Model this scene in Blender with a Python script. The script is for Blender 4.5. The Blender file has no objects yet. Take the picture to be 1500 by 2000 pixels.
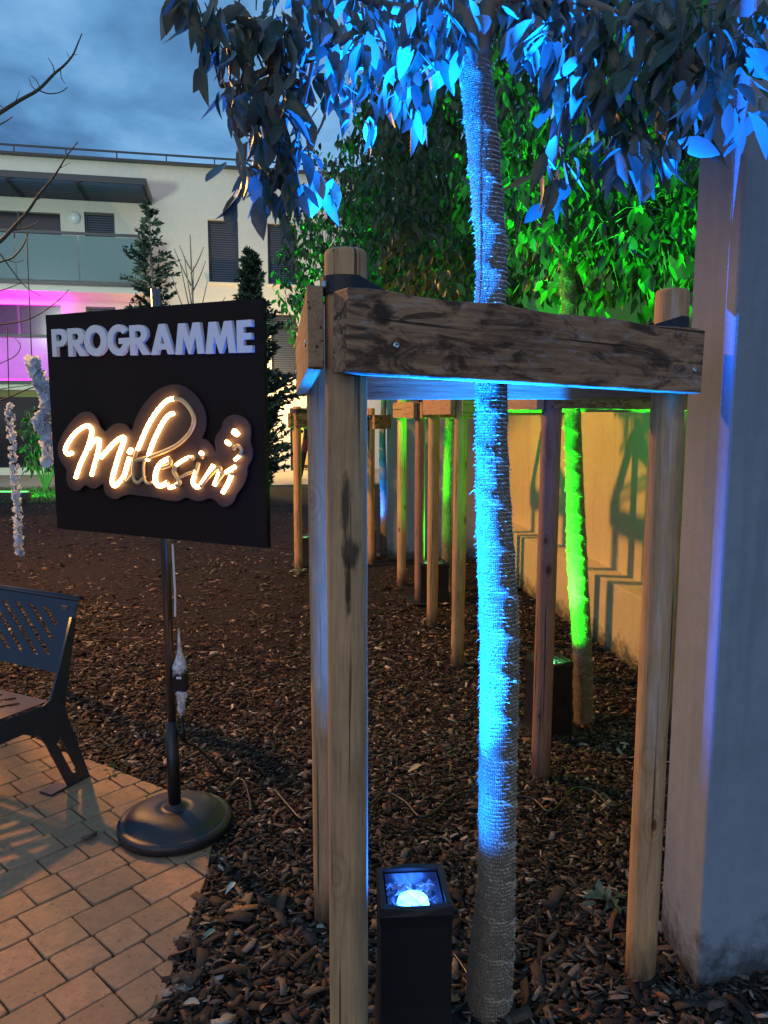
import bpy, bmesh, math, random
import numpy as np
from mathutils import Vector, Matrix
R = math.radians
rng = random.Random(7)
nrg = np.random.default_rng(11)

# ------------------------------------------------------------------ camera
scene = bpy.context.scene
C = scene.collection
CAM_H, PITCH, FPX = 1.55, R(7.4), 1503.0
cam_d = bpy.data.cameras.new("camera"); cam = bpy.data.objects.new("camera", cam_d); C.objects.link(cam)
cam.location = (0, 0, CAM_H); cam.rotation_euler = (R(90) - PITCH, 0, 0)
cam_d.sensor_fit = 'VERTICAL'; cam_d.sensor_height = 24; cam_d.lens = FPX / 2000 * 24
cam_d.clip_start = 0.05; cam_d.clip_end = 400
scene.camera = cam
scene.render.resolution_x, scene.render.resolution_y = 768, 1024

# ------------------------------------------------------------------ dusk sky
world = bpy.data.worlds.new("World"); scene.world = world; world.use_nodes = True
wt = world.node_tree; wt.nodes.clear()
wo = wt.nodes.new("ShaderNodeOutputWorld"); bg = wt.nodes.new("ShaderNodeBackground")
tc = wt.nodes.new("ShaderNodeTexCoord"); mp = wt.nodes.new("ShaderNodeMapping"); mp.inputs['Scale'].default_value = (1.0, 1.0, 2.6)
n1 = wt.nodes.new("ShaderNodeTexNoise"); n1.inputs['Scale'].default_value = 2.3; n1.inputs['Detail'].default_value = 7; n1.inputs['Roughness'].default_value = .55; n1.inputs['Distortion'].default_value = .35
rp = wt.nodes.new("ShaderNodeValToRGB")
rp.color_ramp.elements[0].position = .40; rp.color_ramp.elements[0].color = (.055, .145, .31, 1)
rp.color_ramp.elements[1].position = .62; rp.color_ramp.elements[1].color = (.20, .42, .70, 1)
e = rp.color_ramp.elements.new(.5); e.color = (.10, .255, .49, 1)
sky = wt.nodes.new("ShaderNodeTexSky"); sky.sky_type = 'NISHITA'; sky.sun_disc = False
sky.sun_elevation = R(1.0); sky.sun_rotation = R(200)
ms = wt.nodes.new("ShaderNodeVectorMath"); ms.operation = 'SCALE'; ms.inputs['Scale'].default_value = .003
ad = wt.nodes.new("ShaderNodeVectorMath"); ad.operation = 'ADD'
L = wt.links.new
L(tc.outputs['Generated'], mp.inputs['Vector']); L(mp.outputs[0], n1.inputs['Vector']); L(n1.outputs['Fac'], rp.inputs[0])
L(sky.outputs[0], ms.inputs[0]); L(ms.outputs[0], ad.inputs[0]); L(rp.outputs[0], ad.inputs[1])
L(ad.outputs[0], bg.inputs['Color']); L(bg.outputs[0], wo.inputs[0]); bg.inputs['Strength'].default_value = 1.22

def lamp(name, kind, loc, power, color, radius=.05, aim=None, angle=160, blend=.5, parent=None):
    d = bpy.data.lights.new(name, kind); d.energy = power; d.color = color
    d.shadow_soft_size = radius
    if kind == 'SPOT': d.spot_size = R(angle); d.spot_blend = blend
    o = bpy.data.objects.new(name, d); C.objects.link(o); o.location = loc
    if aim is not None:
        o.rotation_euler = (Vector(aim) - Vector(loc)).to_track_quat('-Z', 'Y').to_euler()
    if parent is not None:
        o.parent = parent; o.location = Vector(loc) - parent.location
    return o
# last daylight through thick cloud: a very weak, very wide sun
sd = bpy.data.lights.new("sun", 'SUN'); sd.energy = .64; sd.angle = R(60); sd.color = (1, .78, .62)
so = bpy.data.objects.new("sun", sd); C.objects.link(so); so.rotation_euler = (R(72), 0, R(-14)); so.location = (0, 0, 12)
WARM = (1, .44, .10)
BLUE = (.002, .16, 1); GREEN = (.015, 1, .015); MAG = (1, .0, .92)
STREET = (-4.0, 6.1, 4.3)
POW_STREET, POW_FACADE, POW_BLUE, POW_GREEN = 1750, 1700, 2400, 1700

vs = scene.view_settings
scene.display_settings.display_device = 'sRGB'
vs.view_transform = 'Standard'; vs.look = 'None'; vs.gamma = 1; vs.exposure = 0; vs.use_curve_mapping = False
cy = scene.cycles
cy.use_denoising = True
cy.max_bounces = 6; cy.diffuse_bounces = 3; cy.glossy_bounces = 3; cy.transmission_bounces = 4; cy.transparent_max_bounces = 8
cy.caustics_reflective = False; cy.caustics_refractive = False
cy.sample_clamp_indirect = 3.0

# ------------------------------------------------------------------ pixel -> place helpers (1500 x 2000 photograph)
SP, CP = math.sin(PITCH), math.cos(PITCH)
def ray(px, py):
    u, v = (px - 750) / FPX, (1000 - py) / FPX
    return Vector((u, CP + v * SP, -SP + v * CP))
def G(px, py, z=0.0):
    d = ray(px, py); t = (z - CAM_H) / d.z
    return Vector((d.x * t, d.y * t, z))
def AT(px, py, y):
    d = ray(px, py); t = y / d.y
    return Vector((d.x * t, y, CAM_H + d.z * t))
def DEP(p):
    return p.y * CP + (CAM_H - p.z) * SP
def PROJ(p):
    t = DEP(p)
    return 750 + FPX * p.x / t, 1000 - FPX * ((p.z - CAM_H) * CP + p.y * SP) / t, t

# ------------------------------------------------------------------ object helpers
def link(name, me, mat=None, parent=None, kind=None, loc=None):
    o = bpy.data.objects.new(name, me); C.objects.link(o)
    if mat is not None and me is not None and len(me.materials) == 0:
        me.materials.append(mat)
    if parent is not None:
        o.parent = parent
    if loc is not None: o.location = loc
    if kind: o['kind'] = kind
    return o
def tag(o, label, cat, group=None):
    o['label'] = label; o['category'] = cat
    if group: o['group'] = group
    return o
def thing(name, label, cat, loc=(0, 0, 0), group=None, rz=0):
    o = bpy.data.objects.new(name, None); C.objects.link(o); o.location = loc; o.rotation_euler = (0, 0, rz); o.empty_display_size = .1
    return tag(o, label, cat, group)
def mesh_np(name, V, F, smooth=False):
    me = bpy.data.meshes.new(name)
    me.from_pydata([tuple(v) for v in V], [], [tuple(f) for f in F]); 
    if smooth:
        me.polygons.foreach_set('use_smooth', [True] * len(me.polygons))
    me.update(); return me
def mesh_fast(name, V, Q, smooth=False):
    """V (n,3) floats, Q (m,k) indices"""
    V = np.ascontiguousarray(V, dtype=np.float32); Q = np.ascontiguousarray(Q, dtype=np.int32)
    k = Q.shape[1]; me = bpy.data.meshes.new(name)
    me.vertices.add(len(V)); me.vertices.foreach_set('co', V.ravel())
    me.loops.add(Q.size); me.loops.foreach_set('vertex_index', Q.ravel())
    me.polygons.add(len(Q)); me.polygons.foreach_set('loop_start', np.arange(0, Q.size, k, dtype=np.int32))
    if smooth: me.polygons.foreach_set('use_smooth', np.ones(len(Q), dtype=bool))
    me.update(calc_edges=True); return me

class MB:
    """collects boxes, tubes, lathes; .build links them as ONE mesh object. Points are world; stored relative to parent."""
    def __init__(s): s.V = []; s.F = []; s.sm = []
    def add(s, V, F, smooth=False):
        n = len(s.V); s.V += [Vector(v) for v in V]; s.F += [[i + n for i in f] for f in F]; s.sm += [smooth] * len(F); return s
    def box(s, c, sx, sy, sz, M=None):
        c = Vector(c); P = []
        for dz in (-1, 1):
            for dx, dy in ((-1, -1), (1, -1), (1, 1), (-1, 1)):
                p = Vector((dx * sx / 2, dy * sy / 2, dz * sz / 2))
                P.append(c + (M @ p if M is not None else p))
        return s.add(P, [(3, 2, 1, 0), (4, 5, 6, 7), (0, 1, 5, 4), (1, 2, 6, 5), (2, 3, 7, 6), (3, 0, 4, 7)])
    def tube(s, pts, rad, n=8, smooth=True, caps=True):
        pts = [Vector(p) for p in pts]
        if not hasattr(rad, '__len__'): rad = [rad] * len(pts)
        V = []; F = []; prev = None
        for i, p in enumerate(pts):
            d = (pts[min(i + 1, len(pts) - 1)] - pts[max(i - 1, 0)]).normalized()
            if prev is None:
                a = Vector((1, 0, 0)) if abs(d.x) < .8 else Vector((0, 1, 0))
                a = (a - d * a.dot(d)).normalized()
            else:
                a = (prev - d * prev.dot(d)).normalized()
            prev = a; b = d.cross(a)
            for k in range(n):
                t = 2 * math.pi * k / n
                V.append(p + (a * math.cos(t) + b * math.sin(t)) * rad[i])
        for i in range(len(pts) - 1):
            for k in range(n):
                k2 = (k + 1) % n
                F.append((i * n + k, i * n + k2, (i + 1) * n + k2, (i + 1) * n + k))
        s.add(V, F, smooth)
        if caps:
            m = len(s.V) - len(V)
            s.F.append([m + k for k in range(n)][::-1]); s.sm.append(False)
            s.F.append([m + (len(pts) - 1) * n + k for k in range(n)]); s.sm.append(False)
        return s
    def lathe(s, c, prof, n=32, smooth=True):
        c = Vector(c); V = []; F = []
        for r, z in prof:
            for k in range(n):
                t = 2 * math.pi * k / n; V.append(c + Vector((r * math.cos(t), r * math.sin(t), z)))
        for i in range(len(prof) - 1):
            for k in range(n):
                k2 = (k + 1) % n; F.append((i * n + k, i * n + k2, (i + 1) * n + k2, (i + 1) * n + k))
        F.append(tuple(range(n))[::-1]); F.append(tuple((len(prof) - 1) * n + k for k in range(n)))
        s.add(V, F, smooth); s.sm[-1] = s.sm[-2] = False
        return s
    def prism(s, poly, z0, z1):
        n = len(poly); V = [(p[0], p[1], z0) for p in poly] + [(p[0], p[1], z1) for p in poly]
        F = [tuple(range(n))[::-1], tuple(range(n, 2 * n))] + [(i, (i + 1) % n, n + (i + 1) % n, n + i) for i in range(n)]
        return s.add(V, F)
    def build(s, name, mat, parent=None, kind=None, local=False, bevel=0):
        off = Vector((0, 0, 0))
        if parent is not None and not local:
            off = parent.location.copy(); q = parent
            while q.parent is not None: q = q.parent; off += q.location
        me = bpy.data.meshes.new(name); me.from_pydata([tuple(v - off) for v in s.V], [], s.F)
        me.polygons.foreach_set('use_smooth', s.sm); me.update()
        o = link(name, me, mat, parent, kind)
        if bevel:
            m = o.modifiers.new('bevel', 'BEVEL'); m.width = bevel; m.segments = 2; m.limit_method = 'ANGLE'; m.angle_limit = R(40)
        return o

def plate_mesh(name, loops, thick):
    """flat sheet with holes: 2D outlines (xy) -> mesh of real thickness (z)"""
    cu = bpy.data.curves.new(name, 'CURVE'); cu.dimensions = '2D'; cu.fill_mode = 'BOTH'; cu.extrude = thick / 2
    for lp in loops:
        sp = cu.splines.new('POLY'); sp.points.add(len(lp) - 1); sp.use_cyclic_u = True
        for i, p in enumerate(lp): sp.points[i].co = (p[0], p[1], 0, 1)
    ob = bpy.data.objects.new(name, cu); C.objects.link(ob)
    dg = bpy.context.evaluated_depsgraph_get()
    me = bpy.data.meshes.new_from_object(ob.evaluated_get(dg)); me.name = name
    bpy.data.objects.remove(ob); bpy.data.curves.remove(cu)
    return me

# ------------------------------------------------------------------ materials
def mat(name, col=(.5, .5, .5), rough=.6, metal=0, spec=.5, emit=None, estr=0):
    m = bpy.data.materials.new(name); m.use_nodes = True; b = m.node_tree.nodes['Principled BSDF']
    b.inputs['Base Color'].default_value = (*col, 1); b.inputs['Roughness'].default_value = rough; b.inputs['Metallic'].default_value = metal
    b.inputs['Specular IOR Level'].default_value = spec
    if emit: b.inputs['Emission Color'].default_value = (*emit, 1); b.inputs['Emission Strength'].default_value = estr
    return m
class NT:
    def __init__(s, m): s.m = m; s.t = m.node_tree; s.b = s.t.nodes['Principled BSDF']; s.out = s.t.nodes['Material Output']
    def n(s, ty, **kw):
        nd = s.t.nodes.new(ty)
        for k, v in kw.items():
            if k in nd.inputs: nd.inputs[k].default_value = v
            else: setattr(nd, k, v)
        return nd
    def l(s, a, b): s.t.links.new(a, b)
    def coords(s, scale=(1, 1, 1), which='Object', rnd=True):
        tc = s.n('ShaderNodeTexCoord'); mp = s.n('ShaderNodeMapping'); mp.inputs['Scale'].default_value = scale
        src = tc.outputs[which]
        if rnd:
            oi = s.n('ShaderNodeObjectInfo'); mul = s.n('ShaderNodeMath', operation='MULTIPLY'); mul.inputs[1].default_value = 37.0
            s.l(oi.outputs['Random'], mul.inputs[0]); ad = s.n('ShaderNodeVectorMath', operation='ADD')
            s.l(src, ad.inputs[0]); s.l(mul.outputs[0], ad.inputs[1]); src = ad.outputs[0]
        s.l(src, mp.inputs['Vector']); return mp.outputs[0]
    def noise(s, vec, scale, detail=5, rough=.55, dist=0):
        nd = s.n('ShaderNodeTexNoise', Scale=scale, Detail=detail, Roughness=rough, Distortion=dist); s.l(vec, nd.inputs['Vector']); return nd.outputs['Fac']
    def ramp(s, fac, stops):
        r = s.n('ShaderNodeValToRGB'); el = r.color_ramp.elements
        el[0].position, el[0].color = stops[0][0], (*stops[0][1], 1); el[1].position, el[1].color = stops[-1][0], (*stops[-1][1], 1)
        for p, c in stops[1:-1]: q = el.new(p); q.color = (*c, 1)
        s.l(fac, r.inputs[0]); return r.outputs[0]
    def mix(s, fac, a, b, blend='MIX'):
        m = s.n('ShaderNodeMix', data_type='RGBA', blend_type=blend)
        for sock, v in ((m.inputs[0], fac), (m.inputs[6], a), (m.inputs[7], b)):
            if hasattr(v, 'links') or hasattr(v, 'is_linked'): s.l(v, sock)
            elif isinstance(v, tuple): sock.default_value = (*v, 1)
            else: sock.default_value = v
        return m.outputs[2]
    def rng(s, v, a, b, c=0, d=1):
        m = s.n('ShaderNodeMapRange'); s.l(v, m.inputs[0])
        for i, x in enumerate((a, b, c, d)): m.inputs[1 + i].default_value = x
        return m.outputs[0]
    def bump(s, h, strength=.3, dist=.01, prev=None):
        b = s.n('ShaderNodeBump', Strength=strength, Distance=dist); s.l(h, b.inputs['Height'])
        if prev is not None: s.l(prev, b.inputs['Normal'])
        s.l(b.outputs[0], s.b.inputs['Normal']); return b.outputs[0]
    def color(s, c): s.l(c, s.b.inputs['Base Color'])

def wood(name, pale, mid, dark, axis='Z', rough=.75, knots=True, spots=(), weather=0.0):
    m = mat(name, mid, rough, spec=.25); k = NT(m)
    sc = {'Z': (1, 1, .07), 'X': (.07, 1, 1)}[axis]
    v = k.coords(sc)
    g1 = k.noise(v, 42, 4, .6, 1.2); g2 = k.noise(v, 150, 3, .6)
    big = k.noise(k.coords((1, 1, .5) if axis == 'Z' else (.4, 1, 1)), 7, 4, .6, .6)
    c = k.ramp(g1, [(.32, dark), (.5, mid), (.7, pale)])
    c = k.mix(k.rng(big, .35, .7), c, pale if not weather else dark)
    c = k.mix(.35, c, k.ramp(g2, [(.35, dark), (.65, pale)]))
    if weather:
        st = k.noise(k.coords((.5, 1, 1.6)), 16, 6, .65, 1.5)
        c = k.mix(k.rng(st, .55, .66, 0, weather), c, (.40, .36, .34))
        st2 = k.noise(k.coords((.35, 1, 1.2)), 11, 6, .7, 2.0)
        c = k.mix(k.rng(st2, .50, .60, 0, .85), c, tuple(x * .28 for x in dark))
    if knots:
        vo = k.n('ShaderNodeTexVoronoi', Scale=1.0, Randomness=1.0)
        k.l(k.coords((9, 9, 4.6) if axis == 'Z' else (4.2, 9, 9)), vo.inputs['Vector'])
        d = vo.outputs['Distance']
        ring = k.n('ShaderNodeMath', operation='SINE'); mm = k.n('ShaderNodeMath', operation='MULTIPLY'); mm.inputs[1].default_value = 55
        k.l(d, mm.inputs[0]); k.l(mm.outputs[0], ring.inputs[0])
        near = k.rng(d, .1, .42, .5, 0)
        rr = k.n('ShaderNodeMath', operation='MULTIPLY'); k.l(ring.outputs[0], rr.inputs[0]); k.l(near, rr.inputs[1])
        c = k.mix(k.rng(rr.outputs[0], 0, .5, 0, .55), c, dark)
        c = k.mix(k.rng(d, .075, .115, .92, 0), c, (dark[0] * .45, dark[1] * .33, dark[2] * .3))
    for (px, py, pz, sx, sy, sz) in spots:
        tcn = k.n('ShaderNodeTexCoord'); sub = k.n('ShaderNodeVectorMath', operation='SUBTRACT'); sub.inputs[1].default_value = (px, py, pz)
        dv = k.n('ShaderNodeVectorMath', operation='DIVIDE'); dv.inputs[1].default_value = (sx, sy, sz); ln = k.n('ShaderNodeVectorMath', operation='LENGTH')
        k.l(tcn.outputs['Object'], sub.inputs[0]); k.l(sub.outputs[0], dv.inputs[0]); k.l(dv.outputs[0], ln.inputs[0])
        nn = k.noise(k.coords((1, 1, .25) if axis == 'Z' else (.5, 1, 1)), 60, 4, .6)
        sm = k.n('ShaderNodeMath', operation='MULTIPLY_ADD'); sm.inputs[1].default_value = 1.6; k.l(nn, sm.inputs[0]); k.l(ln.outputs['Value'], sm.inputs[2])
        c = k.mix(k.rng(sm.outputs[0], 1.35, 1.75, .9, 0), c, (.022, .014, .010))
    ck = k.noise(k.coords((1, 1, .018) if axis == 'Z' else (.018, 1, 1)), 75, 2, .5, .3)
    c = k.mix(k.rng(ck, .655, .685, 0, .85), c, (dark[0] * .25, dark[1] * .22, dark[2] * .2))
    if axis == 'Z':
        tcn = k.n('ShaderNodeTexCoord'); sep = k.n('ShaderNodeSeparateXYZ'); k.l(tcn.outputs['Object'], sep.inputs[0])
        dn = k.noise(k.coords((1, 1, .3)), 30, 5, .7); a_ = k.n('ShaderNodeMath', operation='MULTIPLY_ADD'); a_.inputs[1].default_value = -.22; k.l(dn, a_.inputs[0]); k.l(sep.outputs['Z'], a_.inputs[2])
        c = k.mix(k.rng(a_.outputs[0], -.09, .05, .85, 0), c, (.035, .024, .018))
        bl = k.noise(k.coords((1, 1, .6)), 4, 5, .7); c = k.mix(k.rng(bl, .5, .68, 0, .4), c, (.24, .165, .11))
    k.color(c)
    cr_ = k.bump(k.rng(ck, .64, .70, 1, 0), .6, .004)
    k.bump(g1, .45, .005, k.bump(g2, .3, .002, cr_)); return m

PALE, MIDW, DARKW = (.56, .35, .175), (.44, .265, .125), (.22, .12, .055)
M_post = wood('post_wood', PALE, MIDW, DARKW)
M_post_near = wood('post_wood_near', PALE, (.44, .27, .135), (.24, .135, .065), knots=True,
                   spots=[(.0, -.05, 1.38, .014, .05, .07), (.008, -.05, 1.28, .02, .05, .05), (.004, -.05, 1.22, .008, .05, .07)])
M_post_red = wood('post_wood_red', (.36, .21, .15), (.28, .155, .105), (.15, .08, .055))
M_beam = wood('beam_wood', (.40, .27, .155), (.32, .205, .115), (.17, .10, .06), axis='X')
M_beam_old = wood('beam_wood_weathered', (.56, .32, .17), (.36, .20, .11), (.14, .075, .042), axis='X', rough=.7, knots=True, weather=.5,
                  spots=[(-.405, -.03, .035, .032, .06, .028)])
M_rubber = mat('black_rubber', (.012, .013, .016), .55)
M_steel = mat('zinc_steel', (.55, .57, .6), .3, 1)
M_black = mat('black_paint', (.010, .010, .012), .38)
M_black_matte = mat('black_board', (.022, .013, .010), .65, spec=.1)
M_darkmetal = mat('anthracite_metal', (.035, .04, .05), .45)
M_white = mat('white_plastic', (.75, .76, .78), .4)
M_letter = mat('letter_foam', (.86, .82, .78), .6, spec=.2)

def mk_stucco(name, col, scale=220, var=.12, stain=False, bump=.5):
    m = mat(name, col, .9, spec=.2); k = NT(m); v = k.coords(rnd=False)
    big = k.noise(v, 1.7, 6, .6); fine = k.noise(v, scale, 3, .6); md = k.noise(v, 22, 5, .65)
    c = k.mix(k.rng(big, .3, .7, 0, 1), tuple(x * (1 - var) for x in col), tuple(min(1, x * (1 + var)) for x in col))
    c = k.mix(k.rng(md, .35, .7, 0, .35), c, tuple(x * .72 for x in col))
    if stain:
        tcn = k.n('ShaderNodeTexCoord'); sep = k.n('ShaderNodeSeparateXYZ'); k.l(tcn.outputs['Object'], sep.inputs[0])
        nn = k.noise(v, 14, 6, .7); a = k.n('ShaderNodeMath', operation='MULTIPLY_ADD'); a.inputs[1].default_value = -.42; k.l(nn, a.inputs[0]); k.l(sep.outputs['Z'], a.inputs[2])
        c = k.mix(k.rng(a.outputs[0], -.19, -.06, .85, 0), c, (.03, .032, .028))
        st = k.noise(k.coords((5, 5, .35), rnd=False), 3.5, 5, .6); c = k.mix(k.rng(st, .56, .72, 0, .3), c, tuple(x * .5 for x in col))
    k.color(c); k.bump(fine, bump, .004, k.bump(md, .3, .006)); return m
M_plaster = mk_stucco('grey_render', (.235, .29, .355), stain=True, bump=.55)
M_yellow = mk_stucco('ochre_render', (.60, .50, .26), 160, .1, stain=True)
M_facade = mk_stucco('cream_render', (.74, .72, .63), 60, .04, bump=.15)
M_shutter = mat('shutter_slate', (.045, .06, .10), .5)
M_dark_open = mat('dark_glazing', (.012, .013, .02), .15)

# ================================================================== GROUND
def sheet(name, pts, m, z=0.0, kind='structure', sub=None):
    mb = MB(); mb.add([(p[0], p[1], z) for p in pts], [tuple(range(len(pts)))]); return mb.build(name, m, kind=kind)
M_soil = mat('dark_soil', (.045, .034, .030), .95, spec=.15); k = NT(M_soil); v = k.coords(rnd=False)
a = k.noise(v, 3, 7, .65); b = k.noise(v, 26, 8, .75); f = k.noise(v, 110, 4, .65)
c = k.ramp(b, [(.3, (.008, .007, .008)), (.5, (.024, .020, .022)), (.66, (.055, .045, .046)), (.76, (.12, .10, .095))])
c = k.mix(k.rng(a, .35, .65, 0, .5), c, (.03, .022, .02)); c = k.mix(k.rng(f, .68, .74, 0, .6), c, (.24, .19, .15)); k.color(c); k.bump(b, .9, .05, k.bump(f, .6, .015))
# gently uneven sheet, fine near the camera and running to the horizon
def ground_h(x, y):
    return -.012 + .010 * math.sin(x * 2.1 + 1.3) * math.cos(y * 1.7) + .006 * math.sin(x * 5.3 + y * 4.1)
xs = sorted(set([-300, -120, -60, -30, -16] + [x * .5 for x in range(-20, 9)] + [6, 9, 16, 40, 120, 300])); ys = sorted(set([-60, -20, -8, -4] + [y * .4 for y in range(-5, 40)] + [17, 19, 22, 30, 60, 150, 300]))
GV = []; GF = []
for j, y in enumerate(ys):
    for i, x in enumerate(xs):
        GV.append((x, y, ground_h(x, y) if (-8 < x < 4 and 0 < y < 15) else -.012))
nx = len(xs)
for j in range(len(ys) - 1):
    for i in range(nx - 1): GF.append((j * nx + i, j * nx + i + 1, (j + 1) * nx + i + 1, (j + 1) * nx + i))
link('ground', mesh_np('ground', GV, GF, True), M_soil, kind='structure')

# patio of worn concrete setts: polygon clipped, every sett its own piece
PATIO = [(-.40, -1.5), (-.40, .8), (-.524, 1.834), (-.594, 2.457), (-.60, 2.80), (-.885, 2.99), (-1.70, 3.52), (-3.6, 4.72), (-4.2, 4.5), (-4.2, -1.5)]
M_bed = mat('joint_sand', (.018, .015, .012), .95); k = NT(M_bed); k.bump(k.noise(k.coords(rnd=False), 200, 3), .6, .01)
mb = MB(); mb.prism([(p[0], p[1]) for p in PATIO], -.06, .002); patio = mb.build('patio', M_bed, kind='structure')
M_pav = mat('paver_concrete', (.35, .3, .25), .85, spec=.25); k = NT(M_pav); v = k.coords(rnd=True)
oi = k.n('ShaderNodeObjectInfo'); tint = k.ramp(oi.outputs['Random'], [(0, (.24, .165, .105)), (.3, (.37, .235, .135)), (.55, (.30, .20, .12)), (.75, (.40, .245, .15)), (1, (.33, .235, .13))])
nn = k.noise(v, 26, 6, .7); ff = k.noise(v, 240, 3, .6); sp = k.noise(v, 70, 4, .6)
c = k.mix(k.rng(nn, .32, .7, 0, .75), tint, (.17, .13, .095)); c = k.mix(k.rng(sp, .60, .70, 0, .7), c, (.085, .062, .045)); k.color(c); k.bump(nn, .35, .008, k.bump(ff, .45, .003))
def clip(poly, P, n):
    out = []
    for i in range(len(poly)):
        a, b = poly[i], poly[(i + 1) % len(poly)]
        da, db = (a - P).dot(n), (b - P).dot(n)
        if da >= 0: out.append(a)
        if da * db < 0: out.append(a + (b - a) * (da / (da - db)))
    return out
ca, sa = math.cos(R(47)), math.sin(R(47))
CE, CN = Vector((ca, sa)), Vector((sa, -ca))
PV = [Vector(p) for p in PATIO]
n_pav = 0
r2 = random.Random(3)
pav_shapes = []
for row in range(-30, 30):
    s = -6 + r2.random() * .1
    while s < 6:
        ln = r2.choice([.115, .135, .155, .185, .20])
        o0 = row * .1285; g = .0026
        jit = lambda: r2.uniform(-.0015, .0015)
        # rounded corners
        cr = r2.uniform(.002, .007); quad = []
        for (ss, oo, sx, sy) in ((s + g, o0 + g, 1, 1), (s + ln - g, o0 + g, -1, 1), (s + ln - g, o0 + .1285 - g, -1, -1), (s + g, o0 + .1285 - g, 1, -1)):
            p1 = (ss + sx * cr + jit(), oo + jit()); p2 = (ss + jit(), oo + sy * cr + jit())
            quad += [p2, p1] if sx * sy > 0 else [p1, p2]
        s += ln
        poly = [Vector((-.95, 2.2)) + CE * q[0] + CN * q[1] for q in quad]
        cen = sum(poly, Vector((0, 0))) / len(poly)
        px, py, t = PROJ(Vector((cen.x, cen.y, 0)))
        if not (-160 < px < 620 and 1380 < py < 2180) or cen.y < .3: continue
        for i in range(len(PV)):
            a, b = PV[i], PV[(i + 1) % len(PV)]; d = (b - a).normalized(); nrm = Vector((-d.y, d.x))
            poly = clip(poly, a + nrm * .003, nrm)
            if len(poly) < 3: break
        if len(poly) < 3: continue
        area = abs(sum(poly[i].x * poly[(i + 1) % len(poly)].y - poly[(i + 1) % len(poly)].x * poly[i].y for i in range(len(poly)))) / 2
        if area < .0008: continue
        if sum(poly[i].x * poly[(i + 1) % len(poly)].y - poly[(i + 1) % len(poly)].x * poly[i].y for i in range(len(poly))) < 0: poly = poly[::-1]
        cen = sum(poly, Vector((0, 0))) / len(poly)
        h = .012 + r2.uniform(-.002, .002); tx, ty = r2.uniform(-.012, .012), r2.uniform(-.012, .012)
        n = len(poly); V = []
        for (z, shr) in ((-.03, 1), (h - .004, 1), (h - .001, .975), (h, .93)):
            for p in poly:
                q = (p - cen) * shr; V.append((q.x, q.y, z + q.x * tx + q.y * ty))
        F = [tuple(range(3 * n, 4 * n))] + [(r * n + i, r * n + (i + 1) % n, (r + 1) * n + (i + 1) % n, (r + 1) * n + i) for r in range(3) for i in range(n)]
        me = mesh_np('paver', V, F); me.polygons.foreach_set('use_smooth', [False] + [True] * (len(F) - 1))
        link('paver', me, M_pav, patio, loc=(cen.x, cen.y, 0)); n_pav += 1
print('pavers', n_pav)
# paved strip in front of the far building
M_path = mat('pale_paving', (.34, .29, .21), .8); k = NT(M_path); k.color(k.mix(k.noise(k.coords(rnd=False), 3, 5), (.26, .22, .16), (.38, .33, .25)))
mb = MB(); mb.prism([(-14, 13.9), (4.5, 17.6), (4.5, 22.5), (-14, 18.5)], -.05, .02); mb.build('path', M_path, kind='structure')

# bark chip mulch: tens of thousands of curled chips
def chips(name, N, region, lmin, lmax, zlift, seed, tone=1.0):
    g = np.random.default_rng(seed)
    pts = region(g, N); N = len(pts)
    Ln = g.uniform(lmin, lmax, N) * g.choice([.55, .8, 1, 1, 1.5], N); W = Ln * g.uniform(.16, .48, N); T = Ln * g.uniform(.015, .05, N)
    yaw = g.uniform(0, 2 * np.pi, N); pit = g.normal(0, .22, N); rol = g.normal(0, .38, N)
    cyw, syw = np.cos(yaw), np.sin(yaw); cp, sp_ = np.cos(pit), np.sin(pit); cr, sr = np.cos(rol), np.sin(rol)
    ex = np.stack([cyw * cp, syw * cp, sp_], 1)
    ey = np.stack([-syw * cr - cyw * sp_ * sr * 1, cyw * cr - syw * sp_ * sr, cp * sr], 1); ez = np.cross(ex, ey)
    secs = [-.5, 0, .5]; V = []
    curl = g.normal(0, .07, N)
    for i, sx in enumerate(secs):
        wv = 1 - (abs(sx) * 2) * g.uniform(0, .5, N)
        off = (curl if sx == 0 else 0 * curl) * Ln
        lat = g.normal(0, .1, N) * W
        for (a, b) in ((-.5, -.5), (.5, -.5), (.5, .5), (-.5, .5)):
            V.append(pts + ex * (sx * Ln)[:, None] + ey * (a * W * wv + lat)[:, None] + ez * (b * T + off)[:, None])
    V = np.stack(V, 1)  # N,12,3
    base = np.arange(N)[:, None, None] * 12
    q = []
    for s_ in (0, 4):
        for a in range(4): q.append((s_ + a, s_ + (a + 1) % 4, s_ + 4 + (a + 1) % 4, s_ + 4 + a))
    q += [(3, 2, 1, 0), (8, 9, 10, 11)]
    Q = (np.array(q)[None] + base).reshape(-1, 4)
    me = mesh_fast(name, V.reshape(-1, 3), Q)
    pal = np.array([(.032, .025, .023), (.055, .041, .034), (.095, .072, .057), (.18, .135, .10), (.29, .235, .18), (.40, .35, .30), (.15, .07, .035), (.12, .11, .105), (.24, .12, .055)])
    w = np.array([.30, .20, .12, .09, .085, .065, .05, .06, .03]); w /= w.sum()
    col = pal[g.choice(len(pal), N, p=w)] * np.where(g.random((N, 1)) < .62, g.uniform(.25, .6, (N, 1)), g.uniform(.85, 1.5, (N, 1)))
    col = col * tone; cl = np.ones((N, 40, 4), dtype=np.float32); cl[:, :, :3] = col[:, None, :]
    ca = me.color_attributes.new('Col', 'FLOAT_COLOR', 'CORNER'); ca.data.foreach_set('color', cl.ravel())
    return me
M_chip = mat('bark_chip', (.1, .06, .04), .8, spec=.3); k = NT(M_chip)
at = k.n('ShaderNodeVertexColor'); at.layer_name = 'Col'; nn = k.noise(k.coords((1, 1, 1), rnd=False), 120, 4, .6)
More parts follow.
